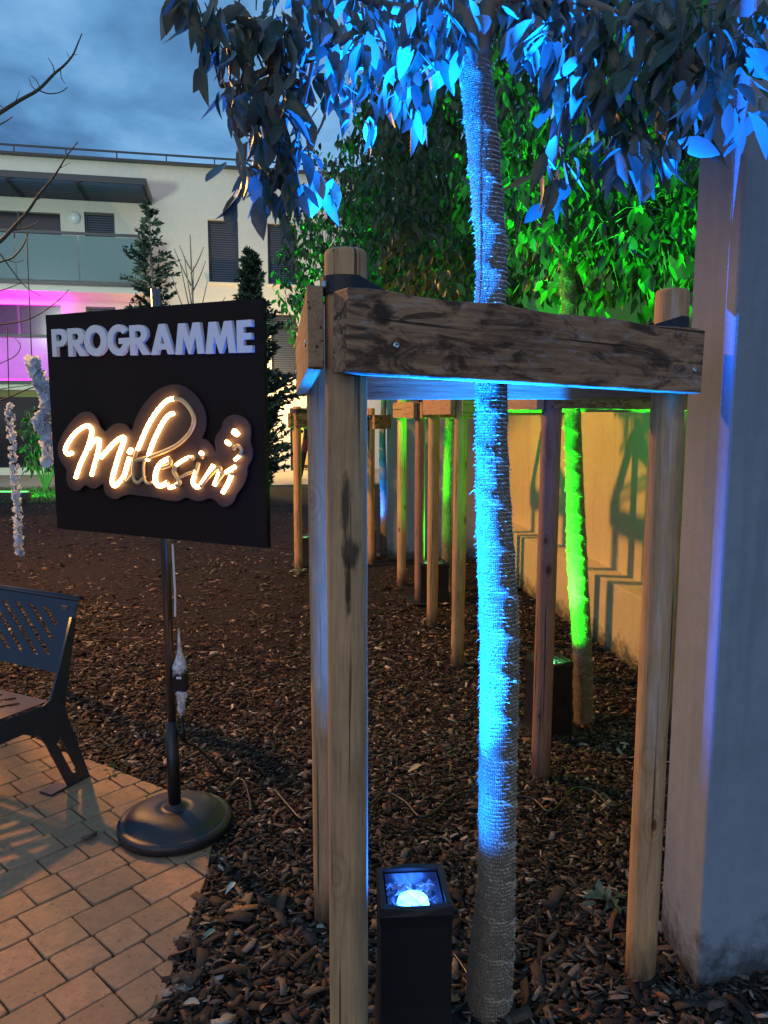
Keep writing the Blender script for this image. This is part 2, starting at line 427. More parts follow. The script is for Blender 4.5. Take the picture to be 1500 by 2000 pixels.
k.color(k.mix(k.rng(nn, .3, .7, .55, 0), at.outputs['Color'], (.02, .014, .01))); k.bump(nn, .5, .004)
def on_patio(P):
    ins = np.ones(len(P), bool)
    for i in range(len(PATIO)):
        a = np.array(PATIO[i]); b = np.array(PATIO[(i + 1) % len(PATIO)]); d = (b - a) / np.linalg.norm(b - a)
        ins &= ((P[:, 0] - a[0]) * -d[1] + (P[:, 1] - a[1]) * d[0]) > .004
    return ins
def reg(y0, y1, xl, xr, zl, zamp, wall_ok=False, fade=None):
    def f(g, N):
        y = y0 + (y1 - y0) * g.random(N) ; x = g.random(N)
        xl_, xr_ = (xl(y), xr(y)); x = xl_ + (xr_ - xl_) * x
        P = np.stack([x, y, zl + zamp * g.random(N)], 1)
        keep = ~on_patio(P)
        if fade: keep &= g.random(N) < fade(P[:, 0], P[:, 1])
        return P[keep]
    return f
WALLX = lambda y: 1.52 - .138 * (y - 4.51)
mul = chips('bark_mulch', 46000, reg(1.05, 3.6, lambda y: -.62 - .42 * y, lambda y: np.minimum(.55 + .32 * y, 2.1)  , .0, .016), .014, .038, 0, 1)
link('bark_mulch', mul, M_chip, kind='stuff')
mul2 = chips('bark_mulch', 34000, reg(3.3, 6.2, lambda y: -.55 * y, lambda y: WALLX(y) + .05, -.004, .014, fade=lambda x, y: np.clip((6.2 - y + .6 * np.sin(x * 1.7)) / 1.6, .06, 1)), .018, .042, 0, 2)
link('bark_mulch', mul2, M_chip, kind='stuff')
mul3 = chips('bark_mulch', 16000, reg(5.3, 13, lambda y: -.56 * y, lambda y: np.minimum(WALLX(y), 1.3), -.010, .012, fade=lambda x, y: np.clip(1.25 - y / 13 + .9 * (x > .0), .15, 1)), .02, .055, 0, 3, .72)
link('bark_mulch', mul3, M_chip, kind='stuff')
# heavier, bigger chips in the nearest corner
mul4 = chips('bark_mulch', 1500, reg(1.1, 2.3, lambda y: -.60 + .0 * y, lambda y: .45 + .3 * y, .010, .014), .035, .068, 0, 4)
link('bark_mulch', mul4, M_chip, kind='stuff')

# ================================================================== RIGHT: buttress walls and ochre wall with ledge
C0, C1, C2 = (.828, 2.12), (.833, 2.0), (.846, 1.895)
mb = MB(); mb.prism([C2, (C2[0] + 1.35 * .966, C2[1] + 1.35 * .26), (2.35, 2.9), (1.10, 2.55), C0, C1], -.15, 4.6)
o = mb.build('buttress_wall', M_plaster, bevel=.008); tag(o, 'tall grey rendered buttress beside the blue lit tree, at the right edge', 'wall', 'grey buttresses of the garden wall')
mb = MB(); mb.prism([(.03, 8.12), (.62, 8.05), (1.25, 8.1), (1.3, 8.6), (.05, 8.55)], -.15, 3.2)
o = mb.build('buttress_wall', M_plaster, bevel=.01); tag(o, 'far grey buttress with a pale corner beyond the row of stakes', 'wall', 'grey buttresses of the garden wall')
wd = Vector((-.137, .99)); wn = Vector((.99, .137))
P0w = Vector((1.52, 4.51))
wall = thing('garden_wall', 'ochre lit rendered garden wall with a low ledge along its foot', 'wall', (1.52, 4.51, 0))
def wp(s, o): q = P0w + wd * s + wn * o; return (q.x, q.y)
mb = MB(); mb.prism([wp(-2.3, 0), wp(3.63, 0), wp(3.63, .21), wp(-2.3, .21)][::-1], -.2, .455); mb.build('ledge', M_yellow, wall, bevel=.006)
mb = MB(); mb.prism([wp(-2.3, .2), wp(3.64, .2), wp(3.64, .5), wp(-2.3, .5)][::-1], -.2, 3.6); mb.build('upper_wall', M_yellow, wall)

# ================================================================== FAR BUILDING
FP = Vector((-2.3, 20.3)); FD = Vector((.978, .208)); FN = Vector((.208, -.978))
def F(px, py, off=0.0):
    d = ray(px, py); P = FP + FN * off
    t = P.dot(FN) / (d.x * FN.x + d.y * FN.y)
    q = Vector((d.x * t, d.y * t)) - P
    return q.dot(FD), CAM_H + d.z * t
FM = Matrix(((FD.x, -FN.x, 0), (FD.y, -FN.y, 0), (0, 0, 1)))   # local x along facade, local y into building
def FW(s, off, z): q = FP + FD * s + FN * off; return Vector((q.x, q.y, z))
bld = thing('apartment_building', 'cream two storey apartment building with slate shutters and glass balconies behind the garden', 'building', (FP.x, FP.y, 0))
def rectF(x0, y0, x1, y1, off=0):
    a = F(x0, y0, off); b = F(x1, y1, off); c = F(x0, y1, off); d = F(x1, y0, off)
    return ((a[0] + c[0]) / 2, (b[0] + d[0]) / 2, (b[1] + c[1]) / 2, (a[1] + d[1]) / 2)   # s0 s1 z0 z1
ZROOF = F(452, 330)[1]
ops = {
    'balcony_door_up': rectF(-230, 408, 118, 462), 'window_up_small': rectF(165, 415, 224, 466), 'w1': rectF(407, 430, 466, 552), 'w2': rectF(523, 437, 579, 556),
    'balcony_door_low': rectF(-230, 592, 122, 735), 'window_low_small': rectF(170, 599, 228, 735), 'w3': rectF(530, 614, 580, 736), 'entry': rectF(567, 797, 640, 921),
    'ground_opening': rectF(-230, 775, 88, 915), 'w4': rectF(407, 612, 466, 735)}
ss = sorted(set([-16, 7.5] + [v_ for r in ops.values() for v_ in r[:2]])); zz = sorted(set([-.1, ZROOF] + [v_ for r in ops.values() for v_ in r[2:]]))
mb = MB()
for i in range(len(ss) - 1):
    for j in range(len(zz) - 1):
        cs, cz = (ss[i] + ss[i + 1]) / 2, (zz[j] + zz[j + 1]) / 2
        if any(r[0] < cs < r[1] and r[2] < cz < r[3] for r in ops.values()): continue
        mb.add([FW(ss[i], 0, zz[j]), FW(ss[i + 1], 0, zz[j]), FW(ss[i + 1], 0, zz[j + 1]), FW(ss[i], 0, zz[j + 1])], [(0, 1, 2, 3)])
for r in ops.values():
    s0, s1, z0, z1 = r; D = -.22
    mb.add([FW(s0, 0, z0), FW(s0, D, z0), FW(s0, D, z1), FW(s0, 0, z1)], [(0, 1, 2, 3)]); mb.add([FW(s1, 0, z0), FW(s1, D, z0), FW(s1, D, z1), FW(s1, 0, z1)], [(3, 2, 1, 0)])
    mb.add([FW(s0, 0, z1), FW(s1, 0, z1), FW(s1, D, z1), FW(s0, D, z1)], [(3, 2, 1, 0)]); mb.add([FW(s0, 0, z0), FW(s1, 0, z0), FW(s1, D, z0), FW(s0, D, z0)], [(0, 1, 2, 3)])
# sides, back and roof
mb.add([FW(-16, 0, -.1), FW(-16, -9, -.1), FW(-16, -9, ZROOF), FW(-16, 0, ZROOF)], [(0, 1, 2, 3)][::-1]); mb.add([FW(7.5, 0, -.1), FW(7.5, -9, -.1), FW(7.5, -9, ZROOF), FW(7.5, 0, ZROOF)], [(0, 1, 2, 3)])
mb.add([FW(-16, -9, -.1), FW(7.5, -9, -.1), FW(7.5, -9, ZROOF), FW(-16, -9, ZROOF)], [(3, 2, 1, 0)]); mb.add([FW(-16, 0, ZROOF - .15), FW(7.5, 0, ZROOF - .15), FW(7.5, -9, ZROOF - .15), FW(-16, -9, ZROOF - .15)], [(0, 1, 2, 3)])
mb.build('wall', M_facade, bld)
mb = MB(); q = FM.to_3x3(); mb.box(FW(-4.25, .02, ZROOF + .01), 23.7, .3, .05, q); mb.build('coping', M_darkmetal, bld)
def part_box(name, r, off, thick, m, parent, grow=0):
    s0, s1, z0, z1 = r; b = MB(); b.box(FW((s0 + s1) / 2, off - thick / 2, (z0 + z1) / 2), s1 - s0 + grow, thick, z1 - z0 + grow, FM); return b.build(name, m, parent)
def shutter(r):
    s0, s1, z0, z1 = r; w = MB(); fw = .05
    w.box(FW(s0 + fw / 2, -.13, (z0 + z1) / 2), fw, .06, z1 - z0, FM); w.box(FW(s1 - fw / 2, -.13, (z0 + z1) / 2), fw, .06, z1 - z0, FM); w.box(FW((s0 + s1) / 2, -.13, z1 - fw / 2), s1 - s0 - 2 * fw - .004, .06, fw, FM)
    win = w.build('window', M_darkmetal, bld)
    sl = MB(); n = max(4, int((z1 - z0 - fw) / .055)); h = (z1 - z0 - fw) / n
    for i in range(n):
        za = z0 + h * i
        sl.add([FW(s0 + fw, -.165, za), FW(s1 - fw, -.165, za), FW(s1 - fw, -.145, za + h * .3), FW(s0 + fw, -.145, za + h * .3), FW(s0 + fw, -.145, za + h * .8), FW(s1 - fw, -.145, za + h * .8), FW(s0 + fw, -.165, za + h), FW(s1 - fw, -.165, za + h)],
               [(0, 1, 2, 3), (3, 2, 5, 4), (4, 5, 7, 6)])
    off = bld.location
    me = bpy.data.meshes.new('shutter'); me.from_pydata([tuple(v_ - off) for v_ in sl.V], [], sl.F); o = link('shutter', me, M_shutter, win); o['kind'] = 'stuff'
    b = MB(); b.box(FW((s0 + s1) / 2, .02, z0 - .02), s1 - s0 + .06, .14, .035, FM)
    so_ = b.build('sill', M_facade, win)
    return win
for kx in ('w1', 'w2', 'w3', 'w4', 'window_up_small', 'window_low_small'): shutter(ops[kx])
for kx in ('balcony_door_up', 'balcony_door_low'):
    r = ops[kx]; d = part_box('balcony_door', r, -.15, .04, M_dark_open, bld)
    for i in range(1, 4): b = MB(); b.box(FW(r[0] + (r[1] - r[0]) * i / 4, -.14, (r[2] + r[3]) / 2), .06, .03, r[3] - r[2], FM); b.build('mullion', M_darkmetal, d)
part_box('glazing', ops['ground_opening'], -.18, .04, M_dark_open, bld)
# roof rail
rail = MB(); zr = F(0, 286)[1]
za, zb = F(0, 286)[1], F(452, 317)[1]
RZ = (za + zb) / 2
for i in range(24):
    sx = F(29, 290)[0] + (F(130, 292)[0] - F(29, 290)[0]) * (i - 8)
    if -15.8 < sx < 7.4: rail.box(FW(sx, .1, (ZROOF + RZ) / 2 + .03), .03, .03, RZ - ZROOF, FM)
rail.box(FW(-4.25, .1, RZ + .03), 23.4, .04, .04, FM); rail.build('roof_rail', M_darkmetal, bld)
# slatted awning over the upper balcony
zaw = F(297, 393)[1]; s_end = F(297, 393)[0]; PROT = 1.45
aw = MB(); aw.box(FW(s_end - 4.2, PROT + .02, zaw + .04), 8.4, .05, .14, FM); awn = aw.build('awning', M_darkmetal, bld)
for sx in (s_end - .05, F(172, 388)[0], F(45, 378)[0], F(45, 378)[0] - (F(172, 388)[0] - F(45, 378)[0])):
    aw = MB(); aw.box(FW(sx, PROT / 2 - .01, zaw + .03), .1, PROT - .02, .16, FM); aw.build('bracket', M_darkmetal, awn)
for i in range(11):
    b = MB(); off = .12 + i * (PROT - .15) / 10
    Mx = FM @ Matrix.Rotation(R(35), 3, 'X'); b.box(FW(s_end - 4.2, off, zaw - .06), 8.3, .15, .018, Mx); b.build('slat', M_darkmetal, awn)
# frosted balcony guards
M_frost = bpy.data.materials.new('frosted_glass'); M_frost.use_nodes = True; k = NT(M_frost)
k.b.inputs['Base Color'].default_value = (.22, .36, .38, 1); k.b.inputs['Roughness'].default_value = .18; k.b.inputs['Specular IOR Level'].default_value = .6
tr = k.n('ShaderNodeBsdfTranslucent'); tr.inputs['Color'].default_value = (.72, .78, .82, 1); mx = k.n('ShaderNodeMixShader'); mx.inputs[0].default_value = .55
k.l(k.b.outputs[0], mx.inputs[1]); k.l(tr.outputs[0], mx.inputs[2]); k.l(mx.outputs[0], k.out.inputs['Surface'])
def balcony(xr, ytop, ybot, label_s, prot, n):
    s1, zt = F(xr, ytop, prot); zb_ = F(xr, ybot, prot)[1]; s0 = -15.5
    sl = MB(); sl.box(FW((s0 + s1) / 2, prot / 2, zb_ - .11), s1 - s0, prot, .16, FM); bal = sl.build('balcony', M_facade, bld)
    e = MB(); e.box(FW((s0 + s1) / 2, prot + .035, zb_ - .02), s1 - s0 + .05, .06, .07, FM); e.box(FW((s0 + s1) / 2, prot + .03, zt), s1 - s0 + .05, .05, .06, FM); e.box(FW(s1 - .02, prot / 2, zt), .05, prot, .05, FM)
    e.build('guard_rail', M_darkmetal, bal)
    w = (s1 - s0) / n
    for i in range(n):
        g = MB(); g.box(FW(s0 + w * (i + .5), prot + .03, (zt + zb_) / 2), w - .03, .02, zt - zb_ - .10, FM); g.build('glass_panel', M_frost, bal)
    g = MB(); g.box(FW(s1 - .02, prot / 2, (zt + zb_) / 2), .02, prot - .1, zt - zb_ - .1, FM); g.build('glass_panel', M_frost, bal)
    return s1, zt, zb_
B1 = balcony(272, 462, 557, 'up', 1.4, 9)
B2 = balcony(97, 657, 745, 'low', 1.4, 7)
# globe lamp on the upper wall
b = MB(); s_, z_ = F(145, 425)
rot = Matrix.Rotation(R(90), 3, 'X')
prof = [(0.02, .11), (.07, .105), (.12, .08), (.15, .04), (.155, 0)]
gl = MB(); gl.lathe((0, 0, 0), prof[::-1], 24); gl.V = [FW(s_, 0, z_) + FM @ (rot @ v_) for v_ in gl.V]; gl.build('globe_lamp', mat('opal_glass', (.8, .85, .85), .2), bld)
# ground-floor entrance: lit lobby
M_lobby = mat('lobby_wall', (.75, .62, .36), .7); M_glow = mat('lit_panel', (.9, .8, .5), .5, emit=(1, .75, .35), estr=2.5)
s0, s1, z0, z1 = ops['entry']
b = MB(); b.add([FW(s0 - .6, -.23, z0 - .02), FW(s1 + .6, -.23, z0 - .02), FW(s1 + .6, -2.6, z0 - .02), FW(s0 - .6, -2.6, z0 - .02), FW(s0 - .6, -.23, z1 + .1), FW(s1 + .6, -.23, z1 + .1), FW(s1 + .6, -2.6, z1 + .1), FW(s0 - .6, -2.6, z1 + .1)],
               [(0, 1, 2, 3), (7, 6, 5, 4), (3, 2, 6, 7), (0, 3, 7, 4), (1, 5, 6, 2)]); lob = b.build('lobby', M_lobby, bld)
b = MB(); b.box(FW((s0 + s1) / 2, -1.3, z1 + .05), .9, .5, .04, FM); b.build('ceiling_light', M_glow, lob)
b = MB(); fw = .07
b.box(FW(s0 + fw / 2, -.1, (z0 + z1) / 2), fw, .08, z1 - z0, FM); b.box(FW(s1 - fw / 2, -.1, (z0 + z1) / 2), fw, .08, z1 - z0, FM); b.box(FW((s0 + s1) / 2, -.1, z1 - fw / 2), s1 - s0 - 2 * fw, .08, fw, FM); b.box(FW((s0 + s1) / 2, -.1, z0 + .03), s1 - s0 - 2 * fw, .08, .06, FM); b.box(FW(s0 + .45, -.1, z1 - .35), .9 - 2 * fw, .07, .07, FM)
b.build('door_frame', M_darkmetal, bld)
q = FW((s0 + s1) / 2, -1.0, z1 - .3); lamp('lobby_light', 'POINT', q, 130, (1, .68, .28), .15)
q = FW(s0 - .9, 1.2, 2.0); lamp('entrance_light', 'POINT', q, 420, (1, .60, .22), .1)
# magenta party lights behind the lower balcony glass
for px in (0, 92):
    s_, z_ = F(px, 705, .95); lamp('magenta_light', 'POINT', FW(s_ - .12, 1.15, z_ - .05), 190, MAG, .08)
s_, z_ = F(40, 690, .3); lamp('magenta_light', 'POINT', FW(s_ - .5, .6, z_ + .3), 22, (.9, .02, .8), .2)

# ================================================================== SIGN ON POLE
sd_, sn_ = Vector((.895, -.446)), Vector((-.446, -.895)); SPp = Vector((-.779, 2.655))
def S(px, py, off=.009):
    d = ray(px, py); P_ = SPp + sn_ * off; t = P_.dot(sn_) / (d.x * sn_.x + d.y * sn_.y)
    q = Vector((d.x * t, d.y * t)) - P_
    return q.dot(sd_), CAM_H + d.z * t
sx0 = (S(88, 612)[0] + S(112, 1028)[0]) / 2; sx1 = (S(513, 586)[0] + S(523, 1076)[0]) / 2
sz1 = (S(88, 612)[1] + S(513, 586)[1]) / 2; sz0 = (S(112, 1028)[1] + S(523, 1076)[1]) / 2
sign = thing('sign_stand', 'black square board with white letters and glowing script, on a pole', 'sign', (-.779, 2.70, 0))
SM = Matrix(((sd_.x, 0, sn_.x), (sd_.y, 0, sn_.y), (0, 1, 0)))   # local x along board, local y up, local z towards viewer
def to_sign(me, name, m, off, parent):
    base = Vector((SPp.x, SPp.y, 0)) + Vector((sn_.x, sn_.y, 0)) * off - sign.location
    for v_ in me.vertices: v_.co = base + SM @ v_.co
    me.update(); return link(name, me, m, parent)
bm_ = plate_mesh('board', [[(sx0, sz0), (sx1, sz0), (sx1, sz1), (sx0, sz1)]], .018)
k = NT(M_black_matte); nn = k.noise(k.coords(rnd=False), 9, 4); k.l(k.rng(nn, .3, .7, .45, .65), k.b.inputs['Roughness'])
to_sign(bm_, 'board', M_black_matte, 0, sign)
# bold letters cut from foam board
def arc(cx, cy, rx, ry, a0, a1, n=18): return [(cx + rx * math.cos(R(a0 + (a1 - a0) * i / n)), cy + ry * math.sin(R(a0 + (a1 - a0) * i / n))) for i in range(n + 1)]
w_ = .30
def letter(ch):
    if ch == 'P': return [[(0, 0), (w_ * .95, 0), (w_ * .95, .36), (.52, .36)] + arc(.52, .68, .46, .32, -90, 90) + [(0, 1)], ([(w_ * .95, .56), (.48, .56)] + arc(.48, .68, .16, .12, -90, 90) + [(w_ * .95, .80)])[::-1]]
    if ch == 'R': return [[(0, 0), (.27, 0), (.27, .40), (.30, .40), (.62, 0), (1, 0), (.64, .41)] + arc(.50, .70, .40, .30, -50, 90) + [(0, 1)], ([(.27, .58), (.44, .58)] + arc(.44, .69, .15, .11, -90, 90) + [(.27, .80)])[::-1]]
    if ch == 'O': return [arc(.5, .5, .5, .52, 0, 350, 35), arc(.5, .5, .235, .275, 0, 350, 35)[::-1]]
    if ch == 'G':
        o_ = arc(.5, .5, .5, .52, 38, 330, 30); i_ = arc(.5, .5, .25, .29, 318, 42, 26)
        return [o_[:-4] + [(.985, .36), (.995, .56), (.5, .56), (.5, .37), (.70, .37)] + i_[3:]]
    if ch == 'A': return [[(0, 0), (.28, 0), (.345, .17), (.655, .17), (.72, 0), (1, 0), (.63, 1), (.37, 1)], [(.41, .36), (.5, .64), (.59, .36)]]
    if ch == 'M': return [[(0, 0), (.235, 0), (.29, .56), (.46, 0), (.54, 0), (.71, .56), (.765, 0), (1, 0), (.87, 1), (.63, 1), (.5, .52), (.37, 1), (.13, 1)]]
    if ch == 'E': return [[(0, 0), (1, 0), (1, .21), (.45, .21), (.45, .40), (.96, .40), (.96, .60), (.45, .60), (.45, .79), (1, .79), (1, 1), (0, 1)]]
LB = [('P', 72, 178, 178, 362), ('R', 178, 300, 172, 360), ('O', 285, 438, 156, 356), ('G', 440, 592, 152, 353), ('R', 590, 722, 151, 352), ('A', 728, 885, 145, 349), ('M', 890, 1085, 138, 346), ('M', 1092, 1297, 128, 341), ('E', 1303, 1405, 119, 336)]
for ch, a, b_, t_, u_ in LB:
    xm = lambda c: 80 + c / 3.409; ym = lambda c: 590 + c / 3.409
    l0, l1 = S(xm(a), ym((t_ + u_) / 2), .024)[0], S(xm(b_), ym((t_ + u_) / 2), .024)[0]
    zb_ = S(xm((a + b_) / 2), ym(u_), .024)[1]; zt_ = S(xm((a + b_) / 2), ym(t_), .024)[1]
    if ch in 'OG': pass
    loops = [[(l0 + p[0] * (l1 - l0), zb_ + p[1] * (zt_ - zb_)) for p in lp] for lp in letter(ch)]
    to_sign(plate_mesh('letter', loops, .014), 'letter', M_letter, .017, sign)
# contour-cut backing plate of the script
c1 = lambda p: (100 + p[0] / 6.818, 740 + p[1] / 6.818); c2 = lambda p: (300 + p[0] / 6.818, 740 + p[1] / 6.818)
out1 = [(470, 435), (560, 470), (620, 560), (660, 650), (725, 700), (780, 640), (860, 595), (930, 590), (1010, 620), (1070, 685), (1110, 560), (1180, 420), (1280, 280), (1400, 160)]
out2 = [(150, 100), (280, 75), (400, 100), (520, 180), (620, 300), (680, 440), (690, 600), (665, 720), (640, 790), (700, 810), (770, 880), (825, 970), (815, 830), (840, 740), (900, 660), (930, 560), (1010, 490), (1110, 480), (1210, 520), (1280, 610), (1295, 720), (1285, 830), (1315, 950), (1300, 1080), (1250, 1170), (1240, 1290), (1190, 1420), (1110, 1530), (1060, 1640), (980, 1700), (890, 1690), (820, 1620), (740, 1590), (640, 1625), (540, 1620), (440, 1580), (330, 1625), (200, 1620), (20, 1580)]
out3 = [(1200, 1560), (1060, 1540), (950, 1560), (870, 1600), (780, 1580), (710, 1500), (690, 1400), (640, 1430), (560, 1460), (450, 1420), (380, 1480), (320, 1490), (240, 1440), (200, 1340), (200, 1210), (140, 1120), (90, 1000), (90, 880), (140, 750), (210, 640), (300, 530), (380, 460)]
def smooth_loop(P, n=4):
    out = []; N = len(P)
    for i in range(N):
        p0, p1, p2, p3 = (Vector(P[(i + j - 1) % N]) for j in range(4))
        for j in range(n):
            t = j / n; out.append(tuple(.5 * ((2 * p1) + (p2 - p0) * t + (2 * p0 - 5 * p1 + 4 * p2 - p3) * t * t + (3 * p1 - p0 - 3 * p2 + p3) * t ** 3)))
    return out
def smooth_path(P, n=6):
    P = [Vector(p) for p in P]
    if len(P) < 3: return P
    out = []
    for i in range(len(P) - 1):
        p0 = P[max(i - 1, 0)]; p1 = P[i]; p2 = P[i + 1]; p3 = P[min(i + 2, len(P) - 1)]
        for j in range(n):
            t = j / n; out.append(.5 * ((2 * p1) + (p2 - p0) * t + (2 * p0 - 5 * p1 + 4 * p2 - p3) * t * t + (3 * p1 - p0 - 3 * p2 + p3) * t ** 3))
    return out + [P[-1]]
oc = [S(*c1(p), .027) for p in out1] + [S(*c2(p), .027) for p in out2] + [S(*c1(p), .027) for p in out3]
M_backing = mat('smoked_acrylic', (.085, .050, .042), .5, spec=.2)
to_sign(plate_mesh('backing_plate', [smooth_loop(oc)], .006), 'backing_plate', M_backing, .024, sign)
M_gold = mat('gold_letter', (.80, .54, .22), .35, .12); M_led = mat('warm_led', (1, .85, .6), .4, emit=(1, .58, .20), estr=13)
def stroke(pts, conv, lit, w=58, gold=True):
    P = [S(*conv(p), .036) for p in pts]; P = smooth_path([Vector((p[0], p[1], 0)) for p in P])
    r = w / 2 / 6.818 * 2.66 / FPX
    b = MB()
    if lit:
        n = len(P); rads = [r * (.93 + .10 * math.sin(i * 2.2)) for i in range(n)]
        b.tube(P, rads, 8); nm, mm_ = 'led_stroke', M_led
    else:
        b.tube(P, r * .92, 8); nm, mm_ = 'gold_stroke', M_gold
    me = bpy.data.meshes.new(nm); me.from_pydata([tuple(v_) for v_ in b.V], [], b.F); me.polygons.foreach_set('use_smooth', [True] * len(me.polygons))
    o = to_sign(me, nm, mm_, .036, sign); return o
Ls = [([(280, 985), (220, 1003), (188, 950), (215, 870), (290, 755), (380, 670), (480, 622), (535, 665), (538, 730), (515, 830), (465, 970), (390, 1130), (325, 1320)], c1, 62),
      ([(500, 930), (545, 860), (600, 805), (640, 815), (640, 870), (622, 970), (585, 1110), (535, 1290)], c1, 58),
      ([(660, 1050), (720, 980), (820, 870), (900, 802), (960, 778), (972, 815), (950, 885), (900, 1020), (855, 1170), (820, 1300), (815, 1390), (850, 1425), (910, 1370), (965, 1300), (1000, 1190), (1040, 1050)], c1, 64),
      ([(1070, 935), (1040, 985)], c1, 72), ([(1150, 945), (1210, 800), (1290, 620), (1380, 470), (1480, 345), (1560, 280), (1640, 262)], c1, 60),
      ([(265, 460), (200, 485), (130, 570), (60, 700), (0, 830), (-45, 950), (-85, 1090)], c2, 60),
      ([(205, 1060), (110, 1110), (50, 1190), (22, 1300), (40, 1400), (90, 1425), (150, 1402), (185, 1375)], c2, 66), ([(275, 1190), (300, 1150), (380, 1090), (470, 1048), (520, 1052)], c2, 52), ([(205, 1448), (270, 1432), (330, 1395)], c2, 56),
      ([(570, 1220), (545, 1290), (525, 1380), (570, 1440), (620, 1425)], c2, 60), ([(640, 1390), (690, 1320), (740, 1240), (795, 1155)], c2, 62), ([(880, 1230), (850, 1320), (810, 1415)], c2, 62), ([(960, 1245), (1000, 1220), (1085, 1170)], c2, 56), ([(1035, 1280), (1010, 1350), (965, 1440), (920, 1515)], c2, 62),
      ([(1080, 735), (1105, 700)], c2, 110), ([(985, 862), (997, 845)], c2, 96), ([(1150, 1020), (1080, 1080)], c2, 48), ([(630, 1000), (645, 985)], c2, 72)]
for p, cv, w in Ls: stroke(p, cv, True, w)
Gs = [([(1640, 262), (1735, 282), (1815, 352), (1873, 440), (1903, 530), (1893, 620), (1843, 720), (1763, 810), (1663, 890), (1543, 950), (1420, 1000), (1300, 1045), (1130, 1085)], c1, 62),
      ([(1150, 945), (1110, 1060), (1092, 1200), (1100, 1330), (1150, 1385), (1210, 1340), (1250, 1300)], c1, 52), ([(1240, 1100), (1230, 1200), (1243, 1340), (1290, 1393), (1350, 1375)], c1, 44),
      ([(965, 1340), (1000, 1372), (1060, 1312), (1085, 1275)], c1, 50), ([(195, 1060), (230, 1090), (215, 1150), (110, 1185)], c2, 60), ([(90, 1425), (150, 1400), (200, 1365)], c2, 56),
      ([(540, 1065), (470, 1050)], c2, 60), ([(300, 1150), (275, 1230), (320, 1320), (350, 1385), (300, 1420)], c2, 66), ([(330, 1330), (440, 1268), (545, 1230)], c2, 44), ([(600, 1115), (580, 1200), (545, 1290)], c2, 60),
      ([(570, 1440), (630, 1425), (690, 1360), (790, 1245), (850, 1190), (893, 1190), (880, 1260), (845, 1330)], c2, 52), ([(850, 1370), (930, 1270), (1000, 1220)], c2, 48), ([(1050, 1240), (1010, 1350)], c2, 56), ([(1080, 945), (1075, 915), (1120, 888), (1172, 940), (1150, 1020)], c2, 50), ([(640, 1050), (655, 1020)], c2, 60)]
for p, cv, w in Gs: stroke(p, cv, False, w)
# pole, foot
k = NT(mat('brushed_pole', (.26, .22, .2), .3, .9)); M_pole = k.m
b = MB(); b.tube([(-.779, 2.70, .36), (-.779, 2.70, 1.965)], .0165, 20); b.build('pole', M_pole, sign)
b = MB(); b.tube([(-.779, 2.70, .05), (-.779, 2.70, .43)], .0235, 20); b.build('pole_sleeve', M_black, sign)
b = MB(); b.tube([(-.779 + .02, 2.70, .385), (-.779 + .05, 2.69, .385)], .012, 10); b.tube([(-.735, 2.69, .355), (-.735, 2.69, .42)], .009, 10); b.build('clamp_knob', M_black, sign)
M_foot = mat('black_foot', (.016, .017, .021), .42); k = NT(M_foot); k.bump(k.noise(k.coords(rnd=False), 300, 2), .15, .002)
b = MB(); b.lathe((-.779, 2.70, .012), [(.195, 0), (.206, .006), (.208, .03), (.203, .040), (.190, .043), (.180, .044), (.168, .060), (.13, .076), (.075, .083), (.06, .083), (.055, .08), (.034, .084), (.031, .10)], 64); b.build('foot', M_foot, sign)
b = MB(); b.box((-.779, 2.678, 1.5), .05, .02, .2, Matrix.Rotation(R(-26.5), 3, 'Z')); b.build('bracket', M_darkmetal, sign)
# power adaptor in a plastic bag, tied to the pole
ad_t = thing('power_adaptor', 'black power adaptor wrapped in clear plastic, tied to the sign pole', 'adaptor', (-.735, 2.69, .55))
M_bag = bpy.data.materials.new('clear_bag'); M_bag.use_nodes = True; k = NT(M_bag); k.b.inputs['Base Color'].default_value = (.75, .78, .85, 1); k.b.inputs['Roughness'].default_value = .25
tp = k.n('ShaderNodeBsdfTransparent'); mx = k.n('ShaderNodeMixShader'); nn = k.noise(k.coords(), 60, 4); k.l(k.rng(nn, .4, .6, .25, .85), mx.inputs[0]); k.l(tp.outputs[0], mx.inputs[1]); k.l(k.b.outputs[0], mx.inputs[2]); k.l(mx.outputs[0], k.out.inputs['Surface'])
b = MB(); b.box((-.737, 2.685, .585), .052, .04, .075); o = b.build('adaptor_box', M_black, ad_t, bevel=.006)
b = MB(); b.box((-.737, 2.6645, .603), .018, .003, .008); b.build('adaptor_label', M_white, o)
def crumple(prof, c, seed):
    b = MB(); b.lathe(c, prof, 14); rr = random.Random(seed)
    for v_ in b.V:
        q = v_ - Vector(c); s_ = rr.uniform(.65, 1.25); v_.x = c[0] + q.x * s_; v_.y = c[1] + q.y * s_; v_.z += rr.uniform(-.006, .006)
    return b
crumple([(.027, .0), (.027, .02), (.020, .045), (.010, .075), (.006, .11), (.003, .16)], (-.737, 2.685, .615), 1).build('plastic_bag', M_bag, ad_t)
crumple([(.006, -.10), (.014, -.075), (.013, -.045), (.022, -.02), (.022, 0)], (-.737, 2.685, .555), 2).build('plastic_bag', M_bag, ad_t)
b = MB(); b.tube(smooth_path([AT(337, 1062, 2.68), AT(340, 1120, 2.68), AT(342, 1160, 2.68), AT(342, 1205, 2.68)]), .004, 8)
o = b.build('white_cable', M_white); tag(o, 'white cable hanging down beside the sign pole', 'cable')
def gpath(pts, z=.02): return [G(x, y, z) for x, y in pts]
b = MB(); b.tube(smooth_path([Vector((-.735, 2.69, .50)), Vector((-.73, 2.69, .36)), Vector((-.70, 2.75, .30)), Vector((-.63, 2.83, .16))] + gpath([(405, 1530), (435, 1548), (470, 1522), (485, 1550), (490, 1585)], .03)), .005, 8)
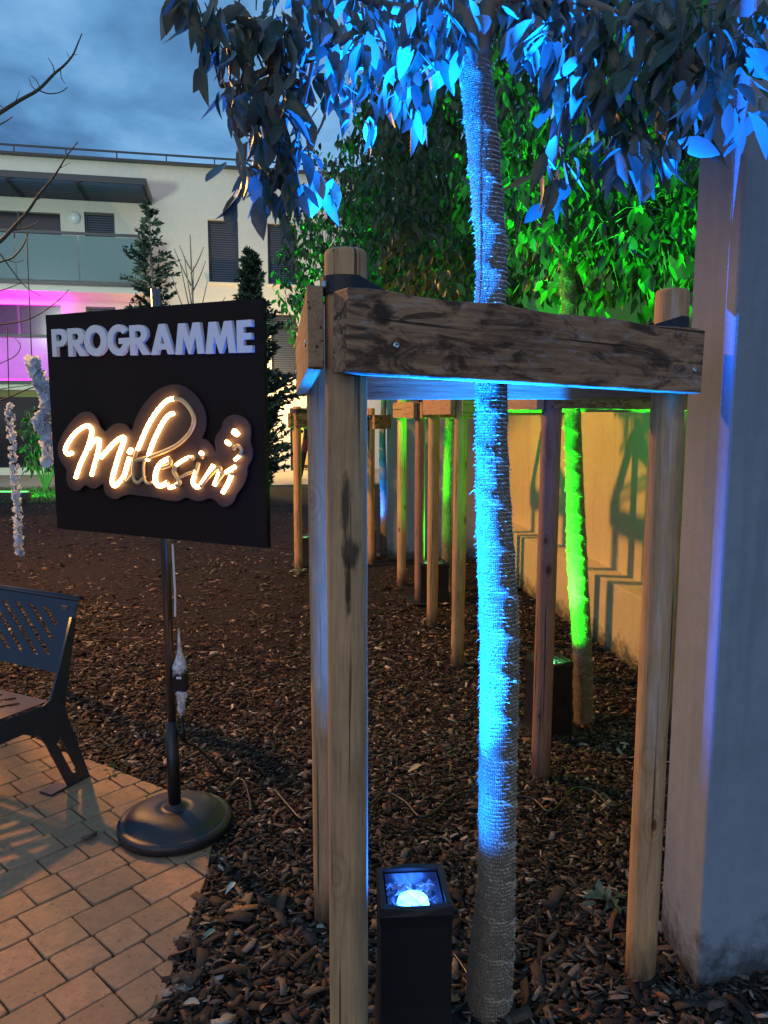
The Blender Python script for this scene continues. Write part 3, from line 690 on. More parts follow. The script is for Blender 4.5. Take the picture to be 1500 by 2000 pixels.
o = b.build('black_cable', M_black); tag(o, 'black cable curling from the adaptor over the bark behind the round foot', 'cable')
b = MB(); b.tube(smooth_path(gpath([(535, 1540), (560, 1570), (590, 1600), (615, 1590), (660, 1560), (715, 1575), (750, 1548), (790, 1565), (820, 1595), (850, 1585), (880, 1558), (925, 1545), (985, 1552), (1040, 1560), (1070, 1585), (1095, 1570), (1120, 1540), (1160, 1545), (1195, 1575), (1240, 1560)], .03)), .0055, 8)
o = b.build('black_cable', M_black); tag(o, 'black cable looping over the bark behind the blue lit trunk', 'cable')

# ================================================================== TREE SUPPORT FRAMES
def frame(posts, label, zt, beams, pmats, nseg=20, r=.0405, straps=(), screws=True):
    cx = sum(p[0] for p in posts) / 3; cyy = sum(p[1] for p in posts) / 3
    root = thing('tree_stake_frame', label, 'tree stake frame', (cx, cyy, 0), 'timber stake frames round the trees')
    for i, (x, y) in enumerate(posts):
        rr = random.Random(int(x * 997 + y * 131)); H = zt + rr.uniform(-.01, .01)
        b = MB(); prof = [(r * 1.0, -.1), (r * 1.0, .0)]
        nz = 10
        prof += [(r * (1 + rr.uniform(-.012, .012)), H * j / nz) for j in range(1, nz)]
        prof += [(r, H - .012), (r * .97, H - .005), (r * .86, H - .001), (r * .80, H)]
        b.lathe((0, 0, 0), prof, 36 if nseg > 20 else nseg)
        o = b.build('post', pmats[i], root, local=True); o.location = (x - cx, y - cyy, 0)
        o.rotation_euler = (rr.uniform(-.004, .004), rr.uniform(-.004, .004), 0)
    for (i, j, e0, e1, za, zb_, h, th, off, m) in beams:
        a = Vector((*posts[i], 0)); c = Vector((*posts[j], 0)); d = (c - a).normalized(); nrm = Vector((d.y, -d.x, 0))
        if nrm.dot((a + c) / 2 - Vector((cx, cyy, 0))) < 0: nrm = -nrm
        A = a - d * e0 + nrm * (r + th / 2 + off + .0005); B_ = c + d * e1 + nrm * (r + th / 2 + off + .0005)
        A.z = za + h / 2; B_.z = zb_ + h / 2; Ln = (B_ - A).length; ex = (B_ - A) / Ln
        ez = Vector((0, 0, 1)); ey = ez.cross(ex).normalized(); ez = ex.cross(ey)
        # sawn plank, slightly waney top edge
        ns = 24; V = []; Fc = []; rr = random.Random(int(Ln * 1e5))
        for q in range(ns + 1):
            xx = -Ln / 2 + Ln * q / ns; wv = .0025 * math.sin(q * .9 + Ln * 40) + rr.uniform(-.0007, .0007); wb = rr.uniform(-.0007, .0007)
            for (yy, zz_) in ((-th / 2, -h / 2 + wb), (th / 2, -h / 2 + wb), (th / 2, h / 2 + wv), (-th / 2, h / 2 + wv)): V.append((xx, yy, zz_))
        for q in range(ns):
            for w in range(4): Fc.append((q * 4 + w, q * 4 + (w + 1) % 4, q * 4 + 4 + (w + 1) % 4, q * 4 + 4 + w))
        Fc += [(3, 2, 1, 0), (ns * 4, ns * 4 + 1, ns * 4 + 2, ns * 4 + 3)]
        me = mesh_np('beam', V, [f[::-1] for f in Fc]); bmx = bmesh.new(); bmx.from_mesh(me); bmesh.ops.recalc_face_normals(bmx, faces=bmx.faces); bmx.to_mesh(me); bmx.free()
        o = link('beam', me, m, root); md = o.modifiers.new('bevel', 'BEVEL'); md.width = .0025; md.segments = 2; md.limit_method = 'ANGLE'; md.angle_limit = R(50)
        Mr = Matrix((ex, ey, ez)).transposed().to_4x4(); o.matrix_local = Matrix.Translation((A + B_) / 2 - root.location) @ Mr
        if screws:
            fs = 1 if nrm.dot(ey) > 0 else -1
            for sx in (-Ln / 2 + e0 + .055, Ln / 2 - e1 - .030):
                b = MB(); b.lathe((0, 0, 0), [(.0068, -.001), (.0068, .0015), (.005, .0028), (.0022, .0028), (.002, .0008)], 12)
                so_ = b.build('screw', M_steel, o, local=True); so_.location = (sx, fs * (th / 2 + .0005), -.02); so_.rotation_euler = (R(-90) * fs, 0, 0)
    for (i, tgt, z, h) in straps:
        a = Vector((*posts[i], 0)); d = (Vector((*tgt, 0)) - a); dist = d.length; d.normalize(); nrm = Vector((-d.y, d.x, 0)); rs = r + .003
        # belt round the back of the post, both legs running to the trunk
        pts = [a + d * (dist - .03) + nrm * (.03)]
        pts += [a + nrm * rs * math.cos(t) - d * rs * math.sin(t) for t in [math.pi * q / 14 for q in range(15)]]
        pts += [a + d * (dist - .03) - nrm * (.03)]
        V = []; Fc = []; th = .0035
        for q, p in enumerate(pts):
            t_ = (pts[min(q + 1, len(pts) - 1)] - pts[max(q - 1, 0)]).normalized(); nn_ = Vector((t_.y, -t_.x, 0))
            for (o_, zz_) in ((0, -h / 2), (th, -h / 2), (th, h / 2), (0, h / 2)): V.append(p + nn_ * -o_ + Vector((0, 0, z + zz_ - ((.30 if screws else .05) * max(0, (p - a).dot(d)) if i < 9 else 0))) - root.location)
        for q in range(len(pts) - 1):
            for w in range(4): Fc.append((q * 4 + w, q * 4 + (w + 1) % 4, q * 4 + 4 + (w + 1) % 4, q * 4 + 4 + w))
        link('strap', mesh_np('strap', V, Fc), M_rubber, root)
        cp_ = a - d * (rs + .004) + Vector((0, 0, z)); b = MB(); b.box(cp_ + Vector((0, 0, 0)) , .004, .010, .010, Matrix.Rotation(math.atan2(d.y, d.x), 3, 'Z')); b.build('nail', M_steel, root)
    return root
FL, FR, BL = (-.0755, 1.497), (.7065, 1.942), (-.174, 2.19)
T1 = (.280, 1.83)
frame([FL, FR, BL], 'weathered timber frame of three stakes and brown planks round the blue lit trunk', 1.852,
      [(0, 1, .045, .0, 1.620, 1.594, .147, .060, 0, M_beam_old), (0, 2, .03, .05, 1.632, 1.60, .150, .030, .0, M_beam), (1, 2, .045, .03, 1.583, 1.585, .145, .032, .0, M_beam)],
      [M_post_near, M_post, M_post], nseg=36, straps=[(0, T1, 1.785, .032), (1, T1, 1.765, .03)])
# nail heads facing the viewer on the front belts
F2 = [(.671, 3.13), (.60, 4.0), (1.40, 3.64)]
frame(F2, 'timber stake frame round the nearer green lit trunk, one reddish stake in front', 1.80,
      [(0, 1, .05, .05, 1.56, 1.555, .13, .03, 0, M_beam), (0, 2, .05, .05, 1.565, 1.555, .13, .03, 0, M_beam_old), (1, 2, .05, .05, 1.55, 1.55, .13, .03, 0, M_beam)], [M_post_red, M_post, M_post], straps=[(0, (1.0, 3.71), 1.70, .03)], screws=False)
F3 = [(.453, 4.60), (.352, 5.48), (1.12, 5.15)]
frame(F3, 'timber stake frame lit amber, third along the wall', 1.74,
      [(0, 1, .05, .05, 1.535, 1.53, .13, .03, 0, M_beam), (0, 2, .05, .05, 1.53, 1.53, .13, .03, 0, M_beam), (1, 2, .05, .05, 1.53, 1.53, .13, .03, 0, M_beam)], [M_post, M_post, M_post], straps=[(0, (.7, 5.05), 1.69, .03), (1, (.7, 5.05), 1.69, .03)], screws=False)
F4 = [(.292, 6.21), (.158, 6.82), (.88, 6.75)]
frame(F4, 'timber stake frame round the thin green lit trunk, beyond the amber one', 1.70,
      [(0, 1, .05, .05, 1.50, 1.50, .13, .03, 0, M_beam), (0, 2, .05, .05, 1.50, 1.50, .13, .03, 0, M_beam), (1, 2, .05, .05, 1.50, 1.50, .13, .03, 0, M_beam)], [M_post_red, M_post, M_post], straps=[(0, (.5, 6.6), 1.65, .03)], screws=False)
F5 = [(-.836, 7.40), (-.42, 7.75), (-.72, 8.15)]
frame(F5, 'timber stake frame before the lit doorway, just right of the sign', 1.60,
      [(0, 1, .05, .05, 1.40, 1.40, .14, .03, 0, M_beam_old), (0, 2, .05, .05, 1.40, 1.40, .14, .03, 0, M_beam_old), (1, 2, .05, .05, 1.40, 1.40, .14, .03, 0, M_beam_old)], [M_post, M_post, M_post], straps=[(0, (-.6, 7.8), 1.56, .04)], screws=False)
F6 = [(-.135, 7.83), (-.34, 8.5), (.28, 8.75)]
frame(F6, 'timber stake frame round the far blue lit trunk by the far buttress', 1.58,
      [(0, 1, .05, .05, 1.38, 1.38, .14, .03, 0, M_beam_old), (0, 2, .05, .05, 1.38, 1.38, .14, .03, 0, M_beam_old)], [M_post, M_post, M_post], straps=[(0, (-.03, 8.35), 1.5, .04)], screws=False)

# ================================================================== UPLIGHTS
M_foil = mat('crumpled_film', (.25, .3, .4), .12, .0, spec=.8)
def uplight(loc, rz, w, h, col, label, power, radius, aim, spot=150, glow=9, soft=.02, spill=None, group='uplighters at the foot of the trees'):
    u = thing('uplighter', label, 'uplighter', (loc[0], loc[1], 0), group, 0)
    Mr = Matrix.Rotation(rz, 3, 'Z')
    def pt(x, y, z): q = Mr @ Vector((x, y, 0)); return Vector((loc[0] + q.x, loc[1] + q.y, z))
    b = MB(); t = .012; rr = random.Random(5)
    hw = w / 2; ring = [(-hw, -hw), (0, -hw), (hw, -hw), (hw, 0), (hw, hw), (0, hw), (-hw, hw), (-hw, 0)]
    V = []; 
    for (sc, z) in ((1.10, .0), (1.06, .05), (1.0, h * .4), (1.0, h - .05), (1.04, h - .02), (1.0, h), (.84, h), (.80, h - .09), (.80, h - .095)):
        for i, (x, y) in enumerate(ring):
            dz = 0
            if abs(z - h) < 1e-6: dz = (-.010 if i == 1 else .004 if i == 5 else 0) + rr.uniform(-.003, .003)
            V.append(pt(x * sc, y * sc, z + dz))
    n = 8; Fc = [(r_ * n + i, r_ * n + (i + 1) % n, (r_ + 1) * n + (i + 1) % n, (r_ + 1) * n + i) for r_ in range(8) for i in range(n)] + [tuple(range(64, 72))]
    b.add(V, Fc); b.build('housing', M_black_u, u)
    b = MB(); b.box((loc[0], loc[1], .006), w * 1.75, w * 1.4, .012, Mr); b.build('base_plate', M_black_u, u, bevel=.004)
    M_l = mat('lens_glow', (.8, .9, 1), .2, emit=col, estr=glow)
    b = MB(); b.lathe((loc[0], loc[1], h - .048), [(w * .24, 0), (w * .22, .013), (w * .13, .022), (w * .02, .026)], 24); b.build('lens', M_l, u)
    # crumpled clear film laid over the lens
    g = 14; V = []; Fc = []
    for j in range(g + 1):
        for i in range(g + 1):
            V.append(pt((i / g - .5) * w * .76, (j / g - .5) * w * .76, h - .036 + rr.uniform(0, .024) * (1 if 0 < i < g and 0 < j < g else .2)))
    for j in range(g):
        for i in range(g):
            if rr.random() < .78: Fc.append((j * (g + 1) + i, j * (g + 1) + i + 1, (j + 1) * (g + 1) + i + 1, (j + 1) * (g + 1) + i))
    b = MB(); b.add(V, Fc); o = b.build('film', M_film, u)
    lamp('uplight_beam', 'SPOT', (loc[0], loc[1], h + .002), power, col if not isinstance(radius, tuple) else radius, soft, aim, spot, 1.0, u)
    lamp('uplight_spill', 'SPOT', (loc[0], loc[1], h + .002), power * (.045 if radius == BLUE else .05), col if not isinstance(radius, tuple) else radius, soft, aim, 150, 1.0, u)
    b = MB(); b.lathe((0, 0, 0), [(w * .52, 0), (w * .555, .07)], 4, False); b.V = [pt(*(Matrix.Rotation(R(45), 3, 'Z') @ v_).xy, h - .078 + v_.z) for v_ in b.V]; b.F = b.F[:-1]; b.sm = b.sm[:-1]; b.build('reflector', M_liner, u)
    return u
M_liner = mat('reflector_film', (.08, .09, .12), .2, .4)
M_black_u = mat('black_housing', (.008, .008, .010), .5)
M_film = bpy.data.materials.new('clear_film'); M_film.use_nodes = True; k = NT(M_film); k.b.inputs['Base Color'].default_value = (.6, .7, .9, 1); k.b.inputs['Roughness'].default_value = .08
tp = k.n('ShaderNodeBsdfTransparent'); mx = k.n('ShaderNodeMixShader'); mx.inputs[0].default_value = .32; k.l(tp.outputs[0], mx.inputs[1]); k.l(k.b.outputs[0], mx.inputs[2]); k.l(mx.outputs[0], k.out.inputs['Surface'])
UL = (.070, 1.72)
uplight(UL, R(4), .165, .42, (.035, .20, 1), 'black box uplighter glowing blue at the foot of the near tree', POW_BLUE, BLUE, (.44, 1.78, 2.6), 52, 22, .010)
lamp('uplight_core', 'SPOT', (UL[0], UL[1], .423), 7000, BLUE, .010, (.16, 1.79, 2.6), 27, 1.0, bpy.data.objects['uplighter'])
uplight((.80, 3.60), R(20), .16, .37, (.10, 1, .18), 'black uplighter glowing green beside the nearer green lit trunk', POW_GREEN, GREEN, (1.06, 3.80, 2.6), 62, 8)
uplight((.395, 6.25), R(10), .23, .33, (.10, 1, .2), 'wide black uplighter with two green lights by the far green lit trunk', 520, GREEN, (.44, 6.5, 2.8), 70, 5)
uplight((-.80, 7.75), R(0), .16, .3, (.10, 1, .2), 'green uplighter half hidden behind the front stakes', 1500, GREEN, (-.66, 7.85, 2.6), 70, 6)
uplight((-.16, 8.25), R(0), .14, .3, (.10, .4, 1), 'blue uplighter at the far trunk near the far buttress', 160, BLUE, (0, 8.35, 1.5), 100, 6)

# ================================================================== TREES
M_burlap = mat('burlap', (.30, .245, .17), .95, spec=.1); k = NT(M_burlap)
tcn = k.n('ShaderNodeTexCoord'); 
wv1 = k.n('ShaderNodeTexWave', Scale=70.0, Distortion=2.5, Detail=2); wv1.bands_direction = 'X'; wv1.inputs['Detail Scale'].default_value = 1.2
wv2 = k.n('ShaderNodeTexWave', Scale=85.0, Distortion=3.0, Detail=2); wv2.bands_direction = 'Y'; wv2.inputs['Detail Scale'].default_value = 1.2
k.l(tcn.outputs['UV'], wv1.inputs['Vector']); k.l(tcn.outputs['UV'], wv2.inputs['Vector'])
mxw = k.n('ShaderNodeMath', operation='MULTIPLY'); k.l(wv1.outputs['Fac'], mxw.inputs[0]); k.l(wv2.outputs['Fac'], mxw.inputs[1])
nn = k.noise(k.coords(), 28, 5, .65); n3 = k.noise(k.coords(), 420, 2, .6)
c = k.mix(k.rng(mxw.outputs[0], 0, .7, 0, 1), (.22, .18, .13), (.56, .48, .36)); c = k.mix(k.rng(nn, .35, .7, 0, .45), c, (.14, .11, .08)); k.color(c)
k.bump(mxw.outputs[0], .9, .006, k.bump(n3, .7, .005, k.bump(nn, .5, .012)))
M_fibre = mat('jute_fibre', (.58, .50, .38), .9, spec=.1)
M_bark = mat('smooth_bark', (.16, .13, .10), .85); k = NT(M_bark); nn = k.noise(k.coords((1, 1, .3)), 40, 5, .65); k.color(k.mix(nn, (.07, .055, .045), (.24, .20, .16))); k.bump(nn, .6, .006)
def leaf_material(name, top, under, trans=.22, rough=.38):
    m = bpy.data.materials.new(name); m.use_nodes = True; k = NT(m)
    ge = k.n('ShaderNodeNewGeometry'); oi = k.n('ShaderNodeObjectInfo'); nn = k.noise(k.coords(rnd=False), 9, 2)
    t2 = k.mix(k.rng(nn, .3, .7), tuple(x * .6 for x in top), tuple(x * 1.5 for x in top))
    c = k.mix(ge.outputs['Backfacing'], t2, under); k.color(c); k.b.inputs['Roughness'].default_value = rough; k.b.inputs['Specular IOR Level'].default_value = .45
    tr = k.n('ShaderNodeBsdfTranslucent'); tr.inputs['Color'].default_value = (*tuple(x * 1.6 for x in under), 1); mx = k.n('ShaderNodeMixShader'); mx.inputs[0].default_value = trans
    k.l(k.b.outputs[0], mx.inputs[1]); k.l(tr.outputs[0], mx.inputs[2]); k.l(mx.outputs[0], k.out.inputs['Surface']); return m
M_leaf = leaf_material('oak_leaf', (.024, .050, .030), (.13, .17, .16), .10)
M_leaf2 = leaf_material('oak_leaf_far', (.022, .042, .014), (.085, .12, .06), .18)
def leaf_mesh(name, Ln, W, fold, droop, twist, pet=.12):
    V = [(0, 0, 0)]; F = []
    prof = [(.0, .05), (.16, .62), (.38, 1.0), (.62, .92), (.84, .48)]
    st = pet * Ln
    for (t, w) in prof:
        y = st + t * (Ln - st); z = -droop * (t ** 2) * Ln; a = twist * t
        hw = W / 2 * w
        for sx in (-1, 0, 1):
            x = sx * hw; zz = z + (abs(sx) * fold * hw)
            V.append((x * math.cos(a) - 0 * math.sin(a), y, zz + x * math.sin(a)))
    V.append((0, Ln, -droop * Ln)); n = len(prof)
    # short stalk
    V += [(-.0009, 0, 0), (.0009, 0, 0)]; F.append((len(V) - 2, len(V) - 1, 2 - 0))
    for i in range(n - 1):
        b = 1 + i * 3
        F += [(b, b + 1, b + 4, b + 3), (b + 1, b + 2, b + 5, b + 4)]
    b = 1 + (n - 1) * 3; tip = 1 + n * 3
    F += [(b, b + 1, tip), (b + 1, b + 2, tip)]
    return mesh_np(name, V, F, True)
LEAF = [leaf_mesh('leaf', 1, .36, .35, .18, .3), leaf_mesh('leaf', 1, .31, .5, .36, -.6), leaf_mesh('leaf', 1, .38, .25, -.10, .2), leaf_mesh('leaf', 1, .32, .6, .5, .8)]
def leaf_xf(base, d, roll, size):
    d = Vector(d).normalized(); a = Vector((0, 0, 1)) if abs(d.z) < .95 else Vector((1, 0, 0)); x = d.cross(a).normalized(); z = x.cross(d)
    M = Matrix((x, d, z)).transposed(); M = M @ Matrix.Rotation(roll, 3, 'Y') * 1.0
    return (Vector(base), M * size)
def foliage(root, xfs, m, nmax=300, seed=0, name='leaf'):
    rr = random.Random(seed); meshes = []
    for lm in LEAF:
        q = lm.copy(); q.name = name; q.materials.clear(); q.materials.append(m); meshes.append(q)
    sc = []
    for i, (b, M) in enumerate(xfs):
        tip = b + M @ Vector((0, .55, 0)); px, py, t = PROJ(tip)
        ok = (-20 < px < 1520 and -20 < py < 2020 and t > .2); sc.append(((M.col[1].length / t) if ok else -t, i))
    sc.sort(reverse=True); keep = set(i for _, i in sc[:nmax])
    arr = [(np.array([v_.co for v_ in q.vertices]), [tuple(p.vertices) for p in q.polygons]) for q in meshes]
    V = []; F = []; nv = 0
    for i, (b, M) in enumerate(xfs):
        kk = rr.randrange(len(LEAF))
        if i in keep:
            o = bpy.data.objects.new(name, meshes[kk]); C.objects.link(o); o.parent = root
            o.matrix_local = Matrix.Translation(b - root.location) @ M.to_4x4()
        else:
            A, P = arr[kk]; W = A @ np.array(M).T + np.array(b - root.location); V.append(W); F += [tuple(x + nv for x in p) for p in P]; nv += len(A)
    if V:
        me = mesh_np('foliage', np.concatenate(V), F, True); o = link('foliage', me, m, root); o['kind'] = 'stuff'
def cluster(xfs, c, n, size, rr, out=None, hang=.75, spread=.02):
    for _ in range(n):
        th = rr.uniform(0, 2 * math.pi); el = rr.uniform(-.2, 1)
        d = Vector((math.cos(th), math.sin(th), 0)) * rr.uniform(.25, .8) + Vector((0, 0, -hang * rr.uniform(.5, 1.5)))
        if out is not None: d += Vector(out) * .5
        b = c + Vector((rr.gauss(0, spread), rr.gauss(0, spread), rr.gauss(0, spread)))
        xfs.append(leaf_xf(b, d, rr.gauss(0, .7), size * rr.uniform(.72, 1.15)))
def wrapped_trunk(root, path, radii, seed, pitch=.10, fib=7000, nseg=40, fl=1.0, sub=10, top_fray=True):
    """burlap bandage wound round a trunk: stepped spiral tube plus loose fibres"""
    P = smooth_path(path, sub); RA = [q.x for q in smooth_path([Vector((r_, 0, 0)) for r_ in radii], sub)]
    rr = np.random.default_rng(seed); V = []; UV = []; dist = 0; acc = []
    N = len(P)
    rows = []
    for i in range(N):
        if i: dist += (P[i] - P[i - 1]).length
        acc.append(dist)
    tot = dist; nr = int(tot / (.010 / max(.5, 1))); 
    accn = np.array(acc); PX = np.array(P); RR = np.array(RA)
    ds = np.linspace(0, tot, nr); cx = [np.interp(ds, accn, PX[:, j]) for j in range(3)]; rad = np.interp(ds, accn, RR)
    def step(th, d):   # th increasing to the right across the front; edge falls to the right
        ph = (d / pitch + th / (2 * np.pi)) % 1.0
        return .0036 * np.exp(-ph * 6.0) + .0008 * ph
    th = np.linspace(0, 2 * np.pi, nseg + 1)
    lump = rr.normal(0, 1, (nr // 6 + 3, 6))
    grid = np.zeros((nr, nseg + 1, 3)); 
    for i in range(nr):
        lm = .0010 * np.sin(th * 2 + ds[i] * 21 + seed) * np.sin(ds[i] * 33 + th) 
        r_ = rad[i] + step(th, ds[i]) + lm
        grid[i, :, 0] = cx[0][i] + r_ * np.cos(th); grid[i, :, 1] = cx[1][i] + r_ * np.sin(th); grid[i, :, 2] = cx[2][i]
    off = np.array(root.location)
    idx = np.arange(nr * (nseg + 1)).reshape(nr, nseg + 1)
    Q = np.stack([idx[:-1, :-1], idx[:-1, 1:], idx[1:, 1:], idx[1:, :-1]], -1).reshape(-1, 4)
    me = mesh_fast('burlap_wrap', grid.reshape(-1, 3) - off, Q, True)
    uvl = me.uv_layers.new(name='UVMap'); uu = np.repeat(th[None] * float(np.mean(rad)), nr, 0); vv = np.repeat(ds[:, None], nseg + 1, 1)
    uvs = np.stack([uu, vv], -1).reshape(-1, 2)[Q.ravel()]; uvl.data.foreach_set('uv', uvs.astype(np.float32).ravel())
    wr = link('burlap_wrap', me, M_burlap, root)
    # fibres: most along the spiral edges, the rest all over
    n = fib; ne = int(n * .22)
    D = rr.uniform(0, tot, n); TH = rr.uniform(0, 2 * np.pi, n)
    kx = np.round(D[:ne] / pitch); D[:ne] = np.clip((kx - TH[:ne] / (2 * np.pi)) * pitch + rr.normal(0, .004, ne), 0, tot)
    ii = np.clip((D / tot * (nr - 1)).astype(int), 0, nr - 1)
    r0 = rad[ii] + .001
    nx_, ny_ = np.cos(TH), np.sin(TH); tx, ty = -ny_, nx_
    base = np.stack([cx[0][ii] + r0 * nx_, cx[1][ii] + r0 * ny_, cx[2][ii]], 1)
    ln = rr.gamma(2.2, .0016, n) * fl; ln[:ne] *= 1.7; ln = np.clip(ln, .002, .022)
    sgn = 1.0
    dirv = np.stack([nx_ * .55 + tx * sgn, ny_ * .55 + ty * sgn, np.zeros(n)], 1) + rr.normal(0, .38, (n, 3)); dirv[:, 2] -= .30
    dirv /= np.linalg.norm(dirv, axis=1)[:, None]
    out = (dirv[:, 0] * nx_ + dirv[:, 1] * ny_); dirv[:, 0] += nx_ * np.clip(.22 - out, 0, 1); dirv[:, 1] += ny_ * np.clip(.22 - out, 0, 1)
    side = np.cross(dirv, np.stack([nx_, ny_, np.zeros(n)], 1)); side /= (np.linalg.norm(side, axis=1)[:, None] + 1e-6); w = rr.uniform(.00035, .0008, n)[:, None] * max(1, fl)
    mid = base + dirv * (ln * .55)[:, None] + np.array([0, 0, 0])[None]; tip = base + dirv * ln[:, None]; tip[:, 2] -= ln * .25
    Vf = np.stack([base - side * w, base + side * w, mid - side * w * .8, mid + side * w * .8, tip], 1).reshape(-1, 3) - off
    bi = np.arange(n)[:, None] * 5
    T = np.concatenate([bi + np.array([[0, 1, 3]]), bi + np.array([[0, 3, 2]]), bi + np.array([[2, 3, 4]])])
    o = link('loose_fibres', mesh_fast('loose_fibres', Vf, T), M_fibre, root); o['kind'] = 'stuff'
    return wr

# --- near tree, blue
Y1 = 1.83
tr = [(1960, 955, 88), (1900, 957, 86), (1800, 964, 80), (1700, 969, 70), (1500, 972, 71), (1300, 975, 73), (1150, 972, 73), (1000, 964, 67), (850, 960, 60), (750, 961, 59), (600, 957, 56), (500, 960, 57), (400, 952, 58), (300, 945, 59), (200, 935, 59), (118, 925, 62)]
pth = [AT(x, y, Y1) for y, x, w in tr]; rad = [w / 2 * DEP(p) / FPX for p, (y, x, w) in zip(pth, tr)]
t1 = thing('tree', 'near young tree with burlap wrapped trunk lit blue and long drooping leaves', 'tree', (pth[0].x, Y1, 0), 'young trees in stake frames')
pth = [Vector((pth[0].x, Y1, -.05))] + pth; rad = [rad[0]] + rad
wrapped_trunk(t1, pth, rad, 5, .105, 42000, 48, 1.0)
M_limb = mat('branch_bark', (.15, .13, .10), .8); k = NT(M_limb); nn = k.noise(k.coords((1, 1, .4)), 60, 4, .6); k.color(k.mix(nn, (.09, .075, .06), (.22, .19, .15))); k.bump(nn, .5, .004)
top = pth[-1]
def limb(root, pts, r0, r1, n=10, name='branch'):
    P = smooth_path(pts, 6); b = MB(); m_ = len(P); b.tube(P, [r0 + (r1 - r0) * i / (m_ - 1) for i in range(m_)], n); return b.build(name, M_limb, root), P
limbs = []
limbs.append(limb(t1, [top - Vector((0, 0, .05)), AT(908, 40, 1.85), AT(905, -120, 1.84), AT(915, -400, 1.88)], .030, .016))
limbs.append(limb(t1, [top - Vector((0, 0, .05)), AT(950, 40, 1.90), AT(985, -120, 1.95), AT(1050, -330, 2.05)], .026, .012))
limbs.append(limb(t1, [top - Vector((0.01, 0, .02)), AT(880, 75, 1.83), AT(820, 30, 1.80), AT(740, 8, 1.76), AT(650, -30, 1.72), AT(520, -60, 1.66)], .018, .006))
limbs.append(limb(t1, [AT(830, 30, 1.80), AT(740, 50, 1.78), AT(684, 70, 1.75), AT(613, 112, 1.72), AT(560, 122, 1.70), AT(480, 158, 1.68), AT(430, 168, 1.66)], .011, .005))
limbs.append(limb(t1, [AT(560, 122, 1.70), AT(470, 160, 1.70), AT(466, 230, 1.69), AT(468, 290, 1.68)], .005, .0022))
limbs.append(limb(t1, [AT(613, 112, 1.72), AT(590, 220, 1.70), AT(580, 280, 1.70), AT(560, 330, 1.70)], .005, .0022))
limbs.append(limb(t1, [AT(684, 70, 1.75), AT(650, 160, 1.74), AT(620, 260, 1.73), AT(530, 360, 1.68)], .004, .0018))
limbs.append(limb(t1, [AT(740, 50, 1.78), AT(700, 130, 1.80), AT(690, 190, 1.80), AT(695, 225, 1.80)], .004, .0018))
limbs.append(limb(t1, [AT(820, 30, 1.80), AT(800, 110, 1.86), AT(790, 190, 1.88), AT(805, 235, 1.88)], .004, .0018))
limbs.append(limb(t1, [AT(960, 10, 1.91), AT(1060, -10, 1.88), AT(1160, 10, 1.80), AT(1260, 60, 1.72), AT(1350, 130, 1.66), AT(1430, 190, 1.60)], .014, .004))
limbs.append(limb(t1, [AT(1060, -10, 1.88), AT(1110, 60, 1.78), AT(1110, 150, 1.72), AT(1095, 240, 1.70), AT(1085, 330, 1.70)], .006, .002))
limbs.append(limb(t1, [AT(1160, 10, 1.80), AT(1200, 110, 1.72), AT(1215, 200, 1.70), AT(1230, 290, 1.68)], .006, .002))
limbs.append(limb(t1, [AT(960, 10, 1.91), AT(1010, 70, 1.8), AT(1020, 60, 1.76), AT(1025, 90, 1.74)], .004, .002))
limbs.append(limb(t1, [AT(908, 60, 1.85), AT(890, 60, 1.70), AT(870, 20, 1.62)], .004, .002))
xf = []; rr = random.Random(21)
anch = []   # (px, py, depth, leaves, size): where the leaf tufts sit
def A(lst, y, n, s):
    for (x, yy) in lst: anch.append((x, yy, y + rr.uniform(-.10, .10), n, s))
A([(400, 5), (420, 40), (460, 20), (440, 80), (400, 60), (480, 60), (470, 110), (500, 20), (520, 70), (540, 30), (430, 130), (560, 60), (455, 50), (490, 130), (530, 110), (420, 10), (380, -10)], 1.66, 4, .094)
A([(580, 20), (610, 40), (640, 20), (660, 60), (700, 30), (720, 70), (600, 80), (640, 90), (690, 85), (750, 30), (780, 60), (760, 90), (800, 30), (830, 60), (860, 40), (570, 100), (545, 5), (630, 5), (740, 0), (810, 0)], 1.74, 5, .095)
A([(445, 185), (470, 190), (500, 170), (520, 175), (545, 165), (560, 180), (530, 195), (585, 165), (610, 135), (640, 125), (600, 190)], 1.69, 4, .10)
A([(470, 250), (490, 240), (520, 235), (545, 230), (500, 285), (520, 300), (560, 270), (580, 265), (545, 300), (590, 290), (560, 320), (500, 320)], 1.68, 3, .10)
A([(465, 320), (500, 345), (520, 360), (515, 355), (545, 350), (580, 340), (600, 330), (640, 335), (575, 360)], 1.68, 3, .10)
A([(685, 155), (695, 230), (660, 150), (700, 185)], 1.80, 4, .085)
A([(715, 110), (640, 175)], 1.79, 4, .085)
A([(790, 170), (805, 215), (770, 165), (845, 110), (870, 115), (820, 120)], 1.87, 5, .09)
A([(890, 30), (870, 25), (850, 20), (880, 55), (905, 45)], 1.62, 5, .095)
A([(1000, 20), (1030, 10), (1060, 40), (1030, 70), (990, -10), (1025, 85), (1080, 20), (1100, 50), (1120, 10), (1075, 80)], 1.74, 6, .10)
A([(1140, 40), (1170, 60), (1200, 20), (1240, 50), (1270, 20), (1300, 60), (1330, 30), (1180, 100), (1220, 100), (1260, 90), (1300, 110), (1340, 90), (1150, 120), (1375, 60), (1400, 20), (1120, 90), (1230, 5), (1290, 5), (1350, 0), (1420, 5)], 1.70, 5, .10)
A([(1120, 160), (1160, 170), (1200, 160), (1240, 150), (1280, 160), (1180, 220), (1130, 220), (1215, 230), (1320, 150), (1350, 140), (1100, 190), (1260, 210), (1300, 190)], 1.68, 5, .10)
A([(1370, 165), (1400, 175), (1430, 190), (1345, 190), (1460, 200)], 1.58, 5, .10)
